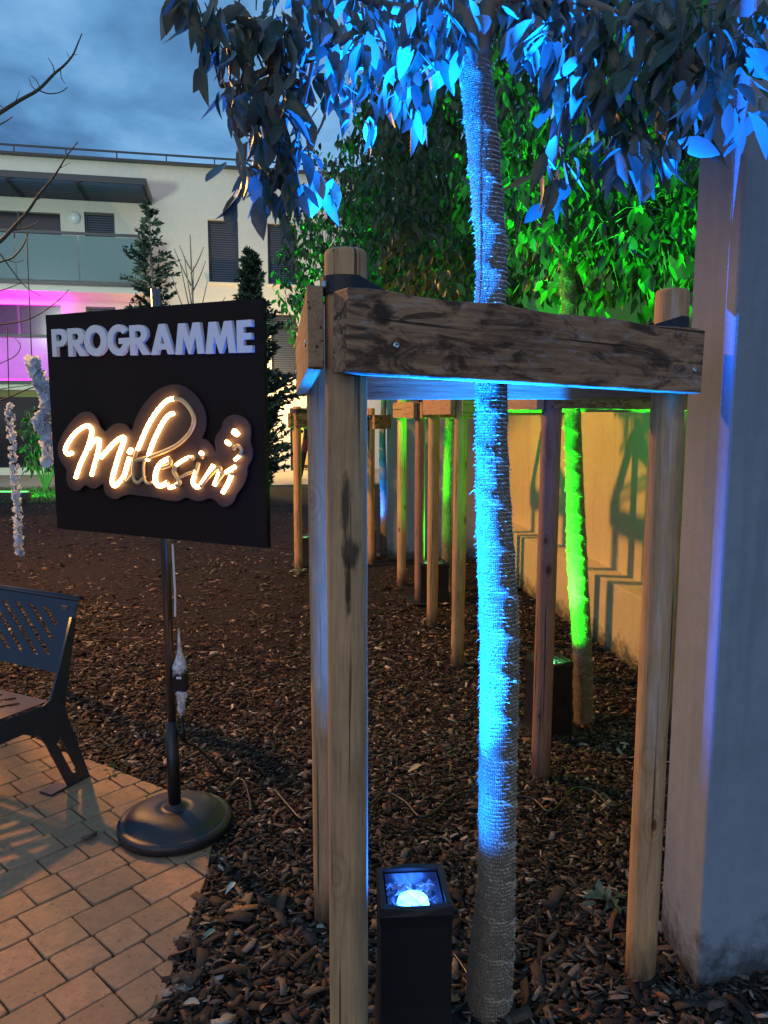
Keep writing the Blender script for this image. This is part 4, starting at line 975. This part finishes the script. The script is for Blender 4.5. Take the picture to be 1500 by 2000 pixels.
A([(1395, 60), (1430, 40), (1460, 70), (1440, 110), (1410, 120), (1480, 20), (1380, 100)], 1.62, 5, .10)
A([(1095, 300), (1088, 355), (1060, 320), (1230, 280), (1250, 300), (1200, 265), (1265, 260), (1300, 265), (1330, 240)], 1.68, 5, .105)
for (x, y, d, n, s) in anch:
    c = AT(x, y, d); cluster(xf, c, n + 1, s * .90, rr, None, .72, .018)
# crown above the picture
for _ in range(130):
    c = Vector((rr.gauss(.25, .55), rr.gauss(1.85, .35), rr.uniform(2.85, 3.7)))
    px, py, t = PROJ(c)
    if py > -90 or c.y < 1.2: continue
    cluster(xf, c, 5, .105, rr)
# upper inner leaves, lit from below
for _ in range(70):
    x = rr.choice([rr.uniform(560, 880), rr.uniform(1000, 1300)]); c = AT(x, rr.uniform(-110, 20), rr.uniform(1.85, 2.25)); cluster(xf, c, 5, .09, rr)
# twigs joining the tufts to the nearest limb
LP = [q for _, P_ in limbs for q in P_]
for (x, y, d, n, s) in anch:
    c = AT(x, y, d); q = min(LP, key=lambda p_: (p_ - c).length)
    if .02 < (q - c).length < .30:
        tw = MB(); tw.tube(smooth_path([q, (q + c) / 2 + Vector((rr.uniform(-.015, .015), 0, .02)), c], 3), [.0024] * 3 + [.0018] * 3 + [.0012], 5); tw.build('twig', M_limb, t1)
foliage(t1, xf, M_leaf, 300, 1)
print('near leaves', len(xf))

# --- the other trees of the row
def row_tree(label, path, radii, seed, fib, crown, nclus, lsize, fork, pitch=.10, wraptop=True, fl=1.4, leafmat=None, per=5):
    root = thing('tree', label, 'tree', (path[0].x, path[0].y, 0), 'young trees in stake frames')
    wrapped_trunk(root, [path[0] - Vector((0, 0, .06))] + path, [radii[0]] + radii, seed, pitch, fib, 24, fl)
    rr = random.Random(seed); xf = []
    top = path[-1]; LPt = []
    for (dx, dy, dz, r0) in fork:
        e_ = top + Vector((dx, dy, dz)); _, P_ = limb(root, [top - Vector((0, 0, .04)), top + Vector((dx * .4, dy * .4, dz * .35)), e_], r0, r0 * .35, 8); LPt += P_
        for _k in range(4):
            q = P_[rr.randrange(len(P_) // 3, len(P_))]; ee = q + Vector((rr.uniform(-.28, .28), rr.uniform(-.25, .25), rr.uniform(.05, .3))); _, P2 = limb(root, [q, (q + ee) / 2 + Vector((0, 0, .03)), ee], r0 * .3, r0 * .14, 6); LPt += P2
    tw = MB()
    for _ in range(nclus):
        c = crown(rr)
        if c is None: continue
        cluster(xf, c, per, lsize * .92, rr, None, .7, .035)
        q = min(LPt, key=lambda p_: (p_ - c).length)
        if (q - c).length < .5: tw.tube([q, (q + c) / 2 + Vector((0, 0, .03)), c], [.003, .002, .0012], 4)
    tw.build('twig', M_limb, root, kind='stuff'); xf = [(b_, M_ @ Matrix.Diagonal((1.2, 1, 1))) for b_, M_ in xf]; foliage(root, xf, leafmat or M_leaf2, 300, seed)
    return root
def ell(cx, cy_, cz, rx, ry, rz, hole=.35):
    def f(rr):
        while True:
            p = Vector((rr.uniform(-1, 1), rr.uniform(-1, 1), rr.uniform(-1, 1)))
            if hole < p.length < 1: break
        return Vector((cx + p.x * rx, cy_ + p.y * ry, cz + p.z * rz))
    return f
tp2 = [(1412, 1140, 37), (1250, 1136, 36), (1100, 1128, 37), (950, 1123, 33), (800, 1118, 30), (640, 1112, 27), (490, 1106, 26)]
P2 = [AT(x, y, 3.71) for y, x, w in tp2]; R2 = [w / 2 * DEP(p) / FPX for p, (y, x, w) in zip(P2, tp2)]
row_tree('tree with burlap trunk lit green behind the near frame, its crown bright green', P2, R2, 31, 12000, ell(1.14, 3.85, 2.98, .66, .66, .98, .15), 760, .105,
         [(-.25, .05, .28, .014), (.32, .1, .22, .016), (.02, .15, .5, .018), (.12, -.22, .3, .012), (.4, -.1, .12, .010)])
P3 = [Vector((.70, 5.05, 0)), Vector((.70, 5.06, 1.0)), Vector((.69, 5.05, 2.2))]
row_tree('dark leafed tree standing behind the blue lit trunk', P3, [.05, .042, .035], 41, 1200, ell(.58, 5.2, 3.1, .66, .6, 1.2, .1), 700, .105, [(-.3, .05, .5, .014), (.25, .1, .5, .014), (0, .15, .8, .016)])
tp4 = [(1150, 880, 20), (1080, 873, 20), (1000, 872, 17), (900, 874, 15), (820, 877, 14), (700, 878, 13), (600, 876, 12)]
P4 = [AT(x, y, 6.6) for y, x, w in tp4]; R4 = [w / 2 * DEP(p) / FPX for p, (y, x, w) in zip(P4, tp4)]
row_tree('slim tree with green lit trunk between the amber stakes, dark narrow crown', P4, R4, 51, 2200, ell(.40, 6.6, 3.5, .70, .6, 1.5, .1), 1100, .11, [(-.25, .05, .6, .012), (.2, .1, .6, .012), (0, .1, 1.1, .014)], fl=2.0)
P5 = [Vector((-.60, 7.8, 0)), Vector((-.60, 7.8, 1.0)), Vector((-.58, 7.8, 2.0))]
row_tree('loose leafed tree lit green behind the front left stake', P5, [.045, .038, .03], 61, 600, ell(-.40, 7.8, 3.05, .66, .55, 1.15, .1), 620, .10, [(-.35, 0, .5, .012), (.3, .1, .5, .012), (0, .1, 1.1, .013), (-.2, .2, .8, .01)], fl=2.0, per=5)
tp6 = [(1090, 750, 16), (1000, 751, 15), (920, 748, 14), (850, 747, 12), (780, 750, 11), (700, 752, 10)]
P6 = [AT(x, y, 8.35) for y, x, w in tp6]; R6 = [w / 2 * DEP(p) / FPX for p, (y, x, w) in zip(P6, tp6)]
row_tree('farthest tree of the row, its thin trunk lit blue', P6, R6, 71, 1200, ell(.12, 8.5, 3.5, .70, .6, 1.4, .1), 420, .11, [(-.2, 0, .6, .012), (.2, .1, .7, .012)], fl=2.0)

# --- conifers and a bare sapling near the building
M_needle = leaf_material('conifer_spray', (.022, .045, .028), (.03, .06, .035), .1, .6)
def conifer(x, y, H, Rb, label, seed, n, dens=1.0, low=.1):
    root = thing('conifer', label, 'tree', (x, y, 0), 'conifers before the building'); rr = random.Random(seed)
    b = MB(); b.tube([(x, y, -.05), (x + .02, y, H * .5), (x, y, H * .99)], [.06, .035, .008], 8); b.build('trunk', M_limb, root)
    br = MB(); V = []; F = []
    for i in range(n):
        t = rr.random() ** .8; z = low + (H - low) * (i + rr.random()) / n; tt = (z - low) / (H - low)
        prof = min(1, (1 - tt) * 1.35) ** .85 * (min(1, .55 + 1.25 * tt) if dens > 1.5 else 1) * (.75 + .25 * math.sin(tt * 23 + seed)); L_ = Rb * prof * rr.uniform(.55, 1.1) + .05
        th = rr.uniform(0, 2 * math.pi); d = Vector((math.cos(th), math.sin(th), rr.uniform(.15, .6))).normalized()
        p0 = Vector((x, y, z)); p1 = p0 + d * L_
        br.tube([p0, (p0 + p1) / 2, p1], [.008, .006, .003], 4)
        m_ = int(26 * dens * (L_ / .5 + .4))
        for _ in range(m_):
            q = p0 + d * L_ * rr.uniform(.15, 1.05) ; dd = (d + Vector((rr.gauss(0, .6), rr.gauss(0, .6), rr.gauss(.1, .5)))).normalized(); s_ = rr.uniform(.05, .13)
            w = dd.cross(Vector((rr.gauss(0, 1), rr.gauss(0, 1), rr.gauss(0, 1)))).normalized() * s_ * .20
            b0 = len(V); off = root.location; V += [q - off, q + dd * s_ * .5 + w - off, q + dd * s_ - off, q + dd * s_ * .5 - w - off]; F.append((b0, b0 + 1, b0 + 2, b0 + 3))
    br.build('branch', M_limb, root)
    o = link('foliage', mesh_np('foliage', V, F), M_needle, root); o['kind'] = 'stuff'
q = G(300, 975); cx_ = AT(298, 600, 13.5)
conifer(cx_.x, 13.5, AT(300, 398, 13.5).z, 1.25, 'tall ragged conifer rising behind the sign, before the balcony', 3, 170, 1.3, .6)
cx_ = AT(492, 700, 14.6)
conifer(cx_.x, 14.6, AT(488, 492, 14.6).z, 1.12, 'dense dark conifer at the right edge of the sign', 5, 520, 2.2, .05)
bt = thing('bare_sapling', 'thin bare sapling between the two conifers', 'tree', AT(375, 1000, 12.5).xy.to_3d())
rr = random.Random(9)
top_ = AT(371, 458, 12.5); base_ = Vector((AT(378, 800, 12.5).x, 12.5, 0)); b = MB(); b.tube(smooth_path([base_, base_.lerp(top_, .5) + Vector((.03, 0, 0)), top_], 5), [.035 - .027 * i / 10 for i in range(11)], 8); b.build('trunk', M_limb, bt)
for (y0, ex_, ey_) in ((500, 350, 478), (520, 340, 485), (505, 398, 482), (530, 402, 510), (560, 352, 515), (575, 335, 538), (590, 405, 550), (598, 440, 580), (545, 360, 500), (570, 378, 520)):
    f_ = (y0 - 458) / 342; p0 = top_.lerp(base_, f_); e_ = AT(ex_, ey_, 12.5 + rr.uniform(-.3, .3)); b = MB(); b.tube(smooth_path([p0, (p0 + e_) / 2 + Vector((0, 0, -.03)), e_], 4), [.013, .012, .011, .010, .009, .008, .007, .006, .005], 6); b.build('branch', M_limb, bt)
# --- bare tree just outside the left edge, its boughs reaching in, with white blossom garlands
bx = thing('bare_tree', 'leafless tree whose thin boughs reach in at the left edge', 'tree', (-2.75, 4.6, 0))
M_twig = mat('grey_twig', (.07, .06, .055), .8)
def bough(pts, y, r0, r1):
    P = [AT(px, py, y + .0 * i) for i, (px, py) in enumerate(pts)]; Q = smooth_path(P, 4); b = MB(); n = len(Q); b.tube(Q, [r0 + (r1 - r0) * i / (n - 1) for i in range(n)], 6); b.build('branch', M_twig, bx)
b = MB(); b.tube(smooth_path([(-2.75, 4.6, -.05), (-2.72, 4.6, 1.2), (-2.78, 4.6, 2.4), (-2.7, 4.55, 3.6)], 4), [.05 - .003 * i for i in range(13)], 10); b.build('trunk', M_twig, bx)
for pts, r0, r1 in (([(-170, 350), (-80, 270), (0, 220), (40, 195), (75, 175), (105, 145), (125, 128), (142, 108), (152, 85), (160, 66)], .015, .003), ([(75, 176), (95, 183), (118, 180), (132, 170)], .004, .002), ([(72, 178), (62, 168), (57, 152)], .003, .0015), ([(78, 172), (70, 155), (60, 148)], .003, .0015), ([(106, 145), (104, 130), (94, 113)], .004, .0015), ([(118, 136), (120, 152), (127, 163)], .003, .0015), ([(30, 200), (38, 178)], .003, .0015), ([(136, 114), (130, 101)], .002, .001), ([(140, 108), (152, 106)], .002, .001), ([(-60, 270), (0, 243), (25, 228)], .006, .002), ([(-20, 190), (5, 210)], .003, .002),
                    ([(-170, 640), (-60, 520), (0, 472), (30, 440), (55, 412), (75, 382), (100, 352), (115, 330), (130, 305), (152, 277)], .014, .003), ([(72, 390), (85, 385), (105, 387)], .003, .0015), ([(75, 384), (68, 375)], .002, .001), ([(20, 450), (55, 444), (80, 430)], .005, .002), ([(115, 330), (138, 317)], .002, .001),
                    ([(-100, 560), (-30, 530), (0, 512), (25, 503), (45, 480), (55, 455)], .008, .003), ([(0, 495), (25, 530), (50, 560), (80, 578)], .004, .002), ([(-60, 580), (0, 568), (40, 553)], .005, .002), ([(15, 508), (30, 512), (47, 508)], .003, .0015), ([(-80, 640), (0, 634), (60, 622), (110, 590), (135, 565)], .005, .002), ([(-120, 830), (-20, 790), (20, 775), (60, 758), (110, 745)], .007, .003), ([(-60, 770), (0, 760), (60, 752)], .004, .002), ([(0, 710), (30, 695), (40, 675), (28, 660)], .003, .0015)):
    bough(pts, 4.5, r0, r1)
b = MB(); b.tube(smooth_path([Vector((UL[0] + .10, UL[1] + .06, .03)), Vector((UL[0] + .17, UL[1] + .14, .025)), Vector((UL[0] + .12, UL[1] + .30, .025)), Vector((UL[0] + .02, UL[1] + .42, .03)), Vector((UL[0] + .10, UL[1] + .60, .025))]), .005, 8)
o = b.build('black_cable', M_black); tag(o, 'black cable running from the blue uplighter behind the near trunk', 'cable')
M_petal = leaf_material('white_petal', (.55, .62, .74), (.55, .62, .74), .3, .6)
def blossom_mesh():
    V = []; F = []
    for i in range(6):
        a = i * math.pi / 3; ca_, sa_ = math.cos(a), math.sin(a); b0 = len(V)
        for (r_, w, z) in ((.0, .12, 0), (.5, .42, .12), (.95, .3, .34), (1.0, .05, .36)):
            for s_ in (-1, 1): V.append((r_ * ca_ - s_ * w * sa_, r_ * sa_ + s_ * w * ca_, z + .08 * (i % 2)))
        for j in range(3): F.append((b0 + 2 * j, b0 + 2 * j + 1, b0 + 2 * j + 3, b0 + 2 * j + 2))
    return mesh_np('blossom', V, F, True)
BLO = blossom_mesh(); BLO.materials.append(M_petal)
def garland(label, cent, y, width, step, seed, string_top):
    rr = random.Random(seed); P = smooth_path([AT(px, py, y) for px, py in cent], 8); root = thing('blossom_garland', label, 'garland', P[-1].copy(), 'white blossom garlands hung from the bare tree')
    b = MB(); b.tube([AT(*string_top, y)] + P, .003, 5); b.build('string', M_twig, root)
    d = 0; last = P[0]
    for i in range(len(P) - 1):
        seg = (P[i + 1] - P[i]).length; nn = max(1, int(seg / step))
        for j in range(nn):
            for _ in range(4):
                p = P[i].lerp(P[i + 1], (j + rr.random()) / nn); th = rr.uniform(0, 6.28); s_ = width * rr.uniform(.28, .55); o_ = Vector((math.cos(th), math.sin(th), 0)) * width * rr.uniform(.2, .55)
                o = bpy.data.objects.new('blossom', BLO); C.objects.link(o); o.parent = root; nrm = (o_.normalized() + Vector((0, 0, rr.uniform(-.9, .3)))).to_track_quat('Z', 'Y').to_matrix().to_4x4()
                o.matrix_local = Matrix.Translation(p + o_ - root.location) @ nrm @ Matrix.Rotation(rr.uniform(0, 6), 4, 'Z') @ Matrix.Scale(s_, 4)
garland('long white blossom garland hanging free at the far left', [(18, 790), (22, 850), (28, 920), (33, 980), (36, 1040), (38, 1083)], 4.45, .036, .022, 1, (14, 640))
garland('bushy white blossom garland against the left edge of the sign', [(62, 700), (72, 735), (88, 765), (92, 800), (80, 825), (90, 850), (96, 905)], 4.40, .058, .022, 2, (52, 455))
# green lit bush, ground cover and floodlight bar at the far left
bsh = thing('bush', 'low bush lit bright green beside the building, left of the sign', 'bush', AT(88, 940, 15).xy.to_3d())
rr = random.Random(4); xf = []
for _ in range(170): cluster(xf, AT(rr.uniform(45, 145), rr.uniform(790, 915), 15 + rr.uniform(-.5, .5)), 5, .17, rr)
b = MB()
for _ in range(12): b.tube([bsh.location, AT(rr.uniform(50, 140), rr.uniform(800, 880), 15)], [.02, .006], 5)
b.build('stem', M_limb, bsh); foliage(bsh, xf, M_leaf2, 0, 4)
V = []; Fg = []
for _ in range(9000):
    x = rr.uniform(-8.2, -4.8); y = rr.uniform(13.2, 15.6); a = rr.uniform(0, 6.28); h = rr.uniform(.03, .09); n = len(V)
    V += [(x, y, -.01), (x + .02 * math.cos(a), y + .02 * math.sin(a), -.01), (x + rr.uniform(-.05, .05), y + rr.uniform(-.05, .05), h)]; Fg.append((n, n + 1, n + 2))
link('grass', mesh_np('grass', V, Fg), M_leaf2, kind='stuff')
fl_ = thing('floodlight_bar', 'black floodlight bar lying on the ground at the far left', 'floodlight', AT(10, 980, 13.4).xy.to_3d())
b = MB(); b.box(AT(0, 975, 13.4).xy.to_3d() + Vector((0, 0, .09)), 1.05, .12, .14); b.build('housing', M_black_u, fl_, bevel=.01)
b = MB(); b.box(AT(0, 975, 13.4).xy.to_3d() + Vector((0, .03, .168)), .95, .06, .012); b.build('lens', mat('green_lens', (.2, .9, .2), .3, emit=(.1, 1, .15), estr=3), fl_)
q = AT(20, 975, 13.4); lamp('flood_beam', 'SPOT', (q.x, 13.55, .22), 160, GREEN, .1, (q.x + .6, 15, .35), 120, .6)

# --- amber street lamp outside the picture, and an unseen lamp added to brighten the facade
def lamp_post(x, y, h, label, power, col, aim, angle, radius, blend=.4):
    s = thing('lamp_post', label, 'street lamp', (x, y, 0)); b = MB(); b.tube([(x - .45, y, -.05), (x - .45, y, h)], [.06, .04], 12); b.tube([(x - .45, y, h), (x + .05, y, h + .06)], .03, 8); b.build('post', M_darkmetal, s)
    b = MB(); b.box((x + .05, y, h + .10), .42, .2, .07); b.build('lamp_head', M_darkmetal, s, bevel=.015)
    lamp('post_light', 'SPOT', (x, y, h - .10), power, col, radius, aim, angle, blend, s)
lamp_post(STREET[0], STREET[1], STREET[2], 'street lamp with an amber light standing left of the bench', POW_STREET, WARM, (-3.72, 5.5, 0), 130, .11, .12)
lamp_post(-7.2, 8.2, 4.6, 'added unseen lamp with a pale light that brightens the facade', POW_FACADE, (.80, 1, .86), (-4.2, 19.5, 4.4), 92, .5)

# ================================================================== BENCH
BA, BF = Vector((-.893, .45)), Vector((-.45, -.893))
BT = Vector((-1.262, 3.10))
bench = thing('park_bench', 'dark metal park bench with slotted backrest at the left edge', 'bench', (BT.x, BT.y, 0))
M_bench = mat('bench_paint', (.035, .038, .055), .42, .3); k = NT(M_bench); k.bump(k.noise(k.coords(rnd=False), 420, 2), .12, .001)
LB_ = 1.75
def bw(a, f, z): q = BT + BA * a + BF * f; return Vector((q.x, q.y, z))
def slot(cx, cy_, ln, w, ang, n=6):
    ca_, sa_ = math.cos(ang), math.sin(ang); pts = [(ln / 2 + w / 2 * math.cos(t), w / 2 * math.sin(t)) for t in [-math.pi / 2 + math.pi * i / n for i in range(n + 1)]] + [(-ln / 2 + w / 2 * math.cos(t), w / 2 * math.sin(t)) for t in [math.pi / 2 + math.pi * i / n for i in range(n + 1)]]
    return [(cx + x * ca_ - y * sa_, cy_ + x * sa_ + y * ca_) for x, y in pts][::-1]
def trapslots(x0, x1, h0, h1, pitch, w, lean):
    out = []; x = x0 - (h1 - h0) / math.tan(lean)
    L0 = h1 - h0
    while x < x1 + 1:
        # slanted bar clipped to [x0,x1]
        pa, pb = (x, h0), (x + L0 / math.tan(lean), h1)
        lo, hi = min(pa[0], pb[0]), max(pa[0], pb[0])
        ta = 0; tb = 1; dx = pb[0] - pa[0]
        if lo < x0: 
            t = (x0 - pa[0]) / dx
            if dx > 0: ta = max(ta, t)
            else: tb = min(tb, t)
        if hi > x1:
            t = (x1 - pa[0]) / dx
            if dx > 0: tb = min(tb, t)
            else: ta = max(ta, t)
        if tb - ta > .12:
            xa, ya = pa[0] + dx * ta, pa[1] + (h1 - h0) * ta; xb, yb = pa[0] + dx * tb, pa[1] + (h1 - h0) * tb
            out.append(slot((xa + xb) / 2, (ya + yb) / 2, math.hypot(xb - xa, yb - ya), w, math.atan2(yb - ya, xb - xa)))
        x += pitch
    return out
ZB0, ZB1 = .50, .775; f0, f1 = .105, .0    # backrest leans back towards its top
me = plate_mesh('backrest', [[(0, 0), (LB_, 0), (LB_, 1), (0, 1)]] + [[(p[0], p[1]) for p in s_] for s_ in trapslots(.095, LB_ - .07, .20, .86, .085, .028, R(112) if False else R(68))], .004)
bh = math.hypot(ZB1 - ZB0, f0 - f1)
for v_ in me.vertices:
    a_, h_, d_ = v_.co; 
    fz = f0 + (f1 - f0) * h_; v_.co = bw(a_, fz - d_, ZB0 + (ZB1 - ZB0) * h_) - bench.location
link('backrest', me, M_bench, bench)
b = MB(); V = []; ns = 9
for a_ in (0, LB_):
    for i in range(ns): t = math.pi * i / (ns - 1); V.append(bw(a_, f1 - .017 + .017 * math.cos(t), ZB1 + .017 * math.sin(t)))
b.add(V, [(i, i + 1, ns + i + 1, ns + i) for i in range(ns - 1)], True); o = b.build('top_roll', M_bench, bench); md = o.modifiers.new('s', 'SOLIDIFY'); md.thickness = .003
b = MB(); b.box(bw(.06, .018, .745), .034, .003, .018, Matrix.Rotation(math.atan2(BA.y, BA.x), 3, 'Z')); b.build('badge', M_steel, bench)
me = plate_mesh('seat', [[(0, 0), (LB_, 0), (LB_, .44), (0, .44)]] + trapslots(.08, LB_ - .07, .05, .38, .085, .028, R(60)), .004)
for v_ in me.vertices:
    a_, f_, d_ = v_.co; v_.co = bw(a_, .17 + f_, .405 + d_ + .02 * f_) - bench.location
link('seat', me, M_bench, bench)
# welded end frames: backrest support, seat arm, slotted splayed rear leg, front leg
prof = [(.02, .71), (.045, .72), (.12, .52), (.17, .41), (.21, .398), (.60, .405), (.625, .36), (.66, .0), (.60, .0), (.555, .30), (.52, .318), (.30, .318), (.235, .29), (.20, .24), (.105, .02), (.105, .0), (-.005, .0), (-.005, .02), (.085, .30), (.10, .36), (.075, .48)]
hole = slot(.107, .155, .17, .026, R(66))
fhole = slot(.60, .16, .16, .02, R(98))
for a_ in (-.004, LB_ + .004):
    me = plate_mesh('end_frame', [prof, hole, fhole], .012)
    for v_ in me.vertices: f_, z_, d_ = v_.co; v_.co = bw(a_ + d_, f_, z_) - bench.location
    o = link('end_frame', me, M_bench, bench)
    for (fa, fb) in ((.10, .19), (.58, .70)):
        b = MB(); b.box(bw(a_ + .03, (fa + fb) / 2, .018), .07, fb - fa, .008, Matrix.Rotation(math.atan2(BA.y, BA.x), 3, 'Z')); b.build('foot_plate', M_bench, bench)
b = MB(); b.tube([bw(0, .35, .37), bw(LB_, .35, .37)], .014, 10); b.build('cross_bar', M_bench, bench)

# ================================================================== PERSON by the entrance
def person():
    root_loc = Vector((AT(606, 925, 17.6).x, 17.6, 0)); me = bpy.data.meshes.new('person')
    J = {'pel': (0, 0, .95), 'che': (0, 0, 1.30), 'nek': (0, 0, 1.47), 'hd': (0, -.02, 1.58), 'hd2': (0, -.02, 1.70), 'shl': (-.17, 0, 1.40), 'ell': (-.30, -.02, 1.17), 'hal': (-.14, -.16, 1.08), 'shr': (.17, 0, 1.40), 'elr': (.25, .03, 1.13), 'har': (.22, -.10, .90),
         'hpl': (-.09, 0, .92), 'knl': (-.15, -.05, .50), 'anl': (-.22, .02, .08), 'tol': (-.23, -.15, .04), 'hpr': (.09, 0, .92), 'knr': (.12, -.03, .50), 'anr': (.14, .05, .08), 'tor': (.15, -.12, .04)}
    rd = {'pel': .145, 'che': .155, 'nek': .06, 'hd': .085, 'hd2': .085, 'shl': .075, 'ell': .05, 'hal': .04, 'shr': .075, 'elr': .05, 'har': .04, 'hpl': .095, 'knl': .065, 'anl': .048, 'tol': .04, 'hpr': .095, 'knr': .065, 'anr': .048, 'tor': .04}
    names = list(J); E = [('pel', 'che'), ('che', 'nek'), ('nek', 'hd'), ('hd', 'hd2'), ('che', 'shl'), ('shl', 'ell'), ('ell', 'hal'), ('che', 'shr'), ('shr', 'elr'), ('elr', 'har'), ('pel', 'hpl'), ('hpl', 'knl'), ('knl', 'anl'), ('anl', 'tol'), ('pel', 'hpr'), ('hpr', 'knr'), ('knr', 'anr'), ('anr', 'tor')]
    bmx = bmesh.new(); ly = bmx.verts.layers.skin.verify(); vs_ = [bmx.verts.new(J[n]) for n in names]
    for a, b_ in E: bmx.edges.new((vs_[names.index(a)], vs_[names.index(b_)]))
    for v_, n in zip(vs_, names): v_[ly].radius = (rd[n], rd[n] * (.75 if n in ('pel', 'che') else 1)); v_[ly].use_root = n == 'pel'
    bmx.to_mesh(me); bmx.free()
    o = bpy.data.objects.new('person', me); C.objects.link(o); o.location = root_loc + Vector((0, 0, .02))
    sk = o.modifiers.new('skin', 'SKIN'); 
    sb = o.modifiers.new('sub', 'SUBSURF'); sb.levels = sb.render_levels = 1
    dg = bpy.context.evaluated_depsgraph_get(); m2 = bpy.data.meshes.new_from_object(o.evaluated_get(dg)); m2.name = 'person'
    o.modifiers.clear(); o.data = m2; m2.materials.clear()
    m = mat('clothes', (.01, .011, .02), .8); k = NT(m); tcn = k.n('ShaderNodeTexCoord'); sp_ = k.n('ShaderNodeSeparateXYZ'); k.l(tcn.outputs['Object'], sp_.inputs[0])
    c = k.ramp(k.rng(sp_.outputs['Z'], 0, 1.8), [(0, (.01, .01, .01)), (.34, (.01, .01, .012)), (.36, (.25, .03, .02)), (.50, (.25, .03, .02)), (.52, (.010, .011, .022)), (.83, (.010, .011, .022)), (.84, (.35, .2, .14)), (.93, (.35, .2, .14)), (.94, (.02, .014, .01)), (1, (.02, .014, .01))]); k.color(c)
    m2.materials.append(m); m2.polygons.foreach_set('use_smooth', [True] * len(m2.polygons))
    tag(o, 'person in a dark jacket and red shorts bending an arm before the lit doorway', 'person')
person()

# ================================================================== SMALL THINGS
def fallen(px, py, size, ang, col, label, tilt=.15):
    p = G(px, py, .028); me = LEAF[3].copy(); me.name = 'fallen_leaf'; me.materials.clear(); m = mat('dry_leaf', col, .6); me.materials.append(m)
    o = link('fallen_leaf', me, None); o.location = p; o.scale = (size,) * 3; o.rotation_euler = (tilt, rng.uniform(-.2, .2), ang); tag(o, label, 'leaf', 'fallen leaves on the bark')
fallen(828, 1495, .075, 1.9, (.45, .34, .16), 'yellow leaf lying on the bark left of the blue trunk')
fallen(462, 1722, .05, 2.6, (.42, .50, .50), 'small pale oval leaf on the bark right of the round foot')
fallen(425, 1990, .055, -1.2, (.30, .25, .17), 'pale dry leaf at the corner of the paving')
fallen(395, 1962, .06, 1.3, (.32, .29, .22), 'slim cream leaf beside the paving edge')
fallen(980, 1990, .06, .4, (.06, .16, .15), 'teal green leaf in the bark in front of the near trunk')
fallen(425, 1815, .05, 2.2, (.12, .2, .16), 'small green leaf on the bark beside the paving')
fallen(505, 1980, .065, -.4, (.20, .11, .05), 'broad brown leaf on the reddish chips')
b = MB(); b.tube(smooth_path([G(272, 1990, .018), G(292, 1972, .022), G(302, 1958, .02), G(306, 1944, .02)]), .0022, 6); o = b.build('twig', M_twig); tag(o, 'thin dark twig on the paving at the bottom', 'twig')
b = MB(); b.tube(smooth_path([G(160, 1637, .02), G(176, 1632, .03), G(190, 1624, .022)]), [.005, .006, .008, .010, .011, .012, .011, .010, .008, .007, .006, .004, .003], 7); o = b.build('dead_leaf_curl', M_twig); tag(o, 'curled black dead leaf on the paving left of the round foot', 'leaf')
def sprig(px, py, n, s, label, col, seed):
    p = G(px, py); t = thing('seedling', label, 'plant', p); m = leaf_material('seedling_leaf', col, tuple(x * 1.3 for x in col), .2); rr = random.Random(seed); xf = []
    for _ in range(n): xf.append(leaf_xf(p + Vector((rr.gauss(0, .012), rr.gauss(0, .012), .02)), (rr.gauss(0, .8), rr.gauss(0, .8), rr.uniform(.1, .9)), rr.gauss(0, .4), s * rr.uniform(.7, 1.2)))
    foliage(t, xf, m, 300, seed)
sprig(1185, 1775, 14, .075, 'small bluish green seedling in the bark left of the right stake', (.10, .17, .13), 1)
sprig(225, 1512, 8, .035, 'tiny green weed at the edge of the paving', (.04, .09, .03), 2)
sprig(588, 1122, 8, .09, 'pale weed at the foot of the far left stake', (.12, .16, .12), 3)
sprig(1255, 1312, 8, .08, 'dry weed at the foot of the ochre wall', (.12, .08, .04), 4)
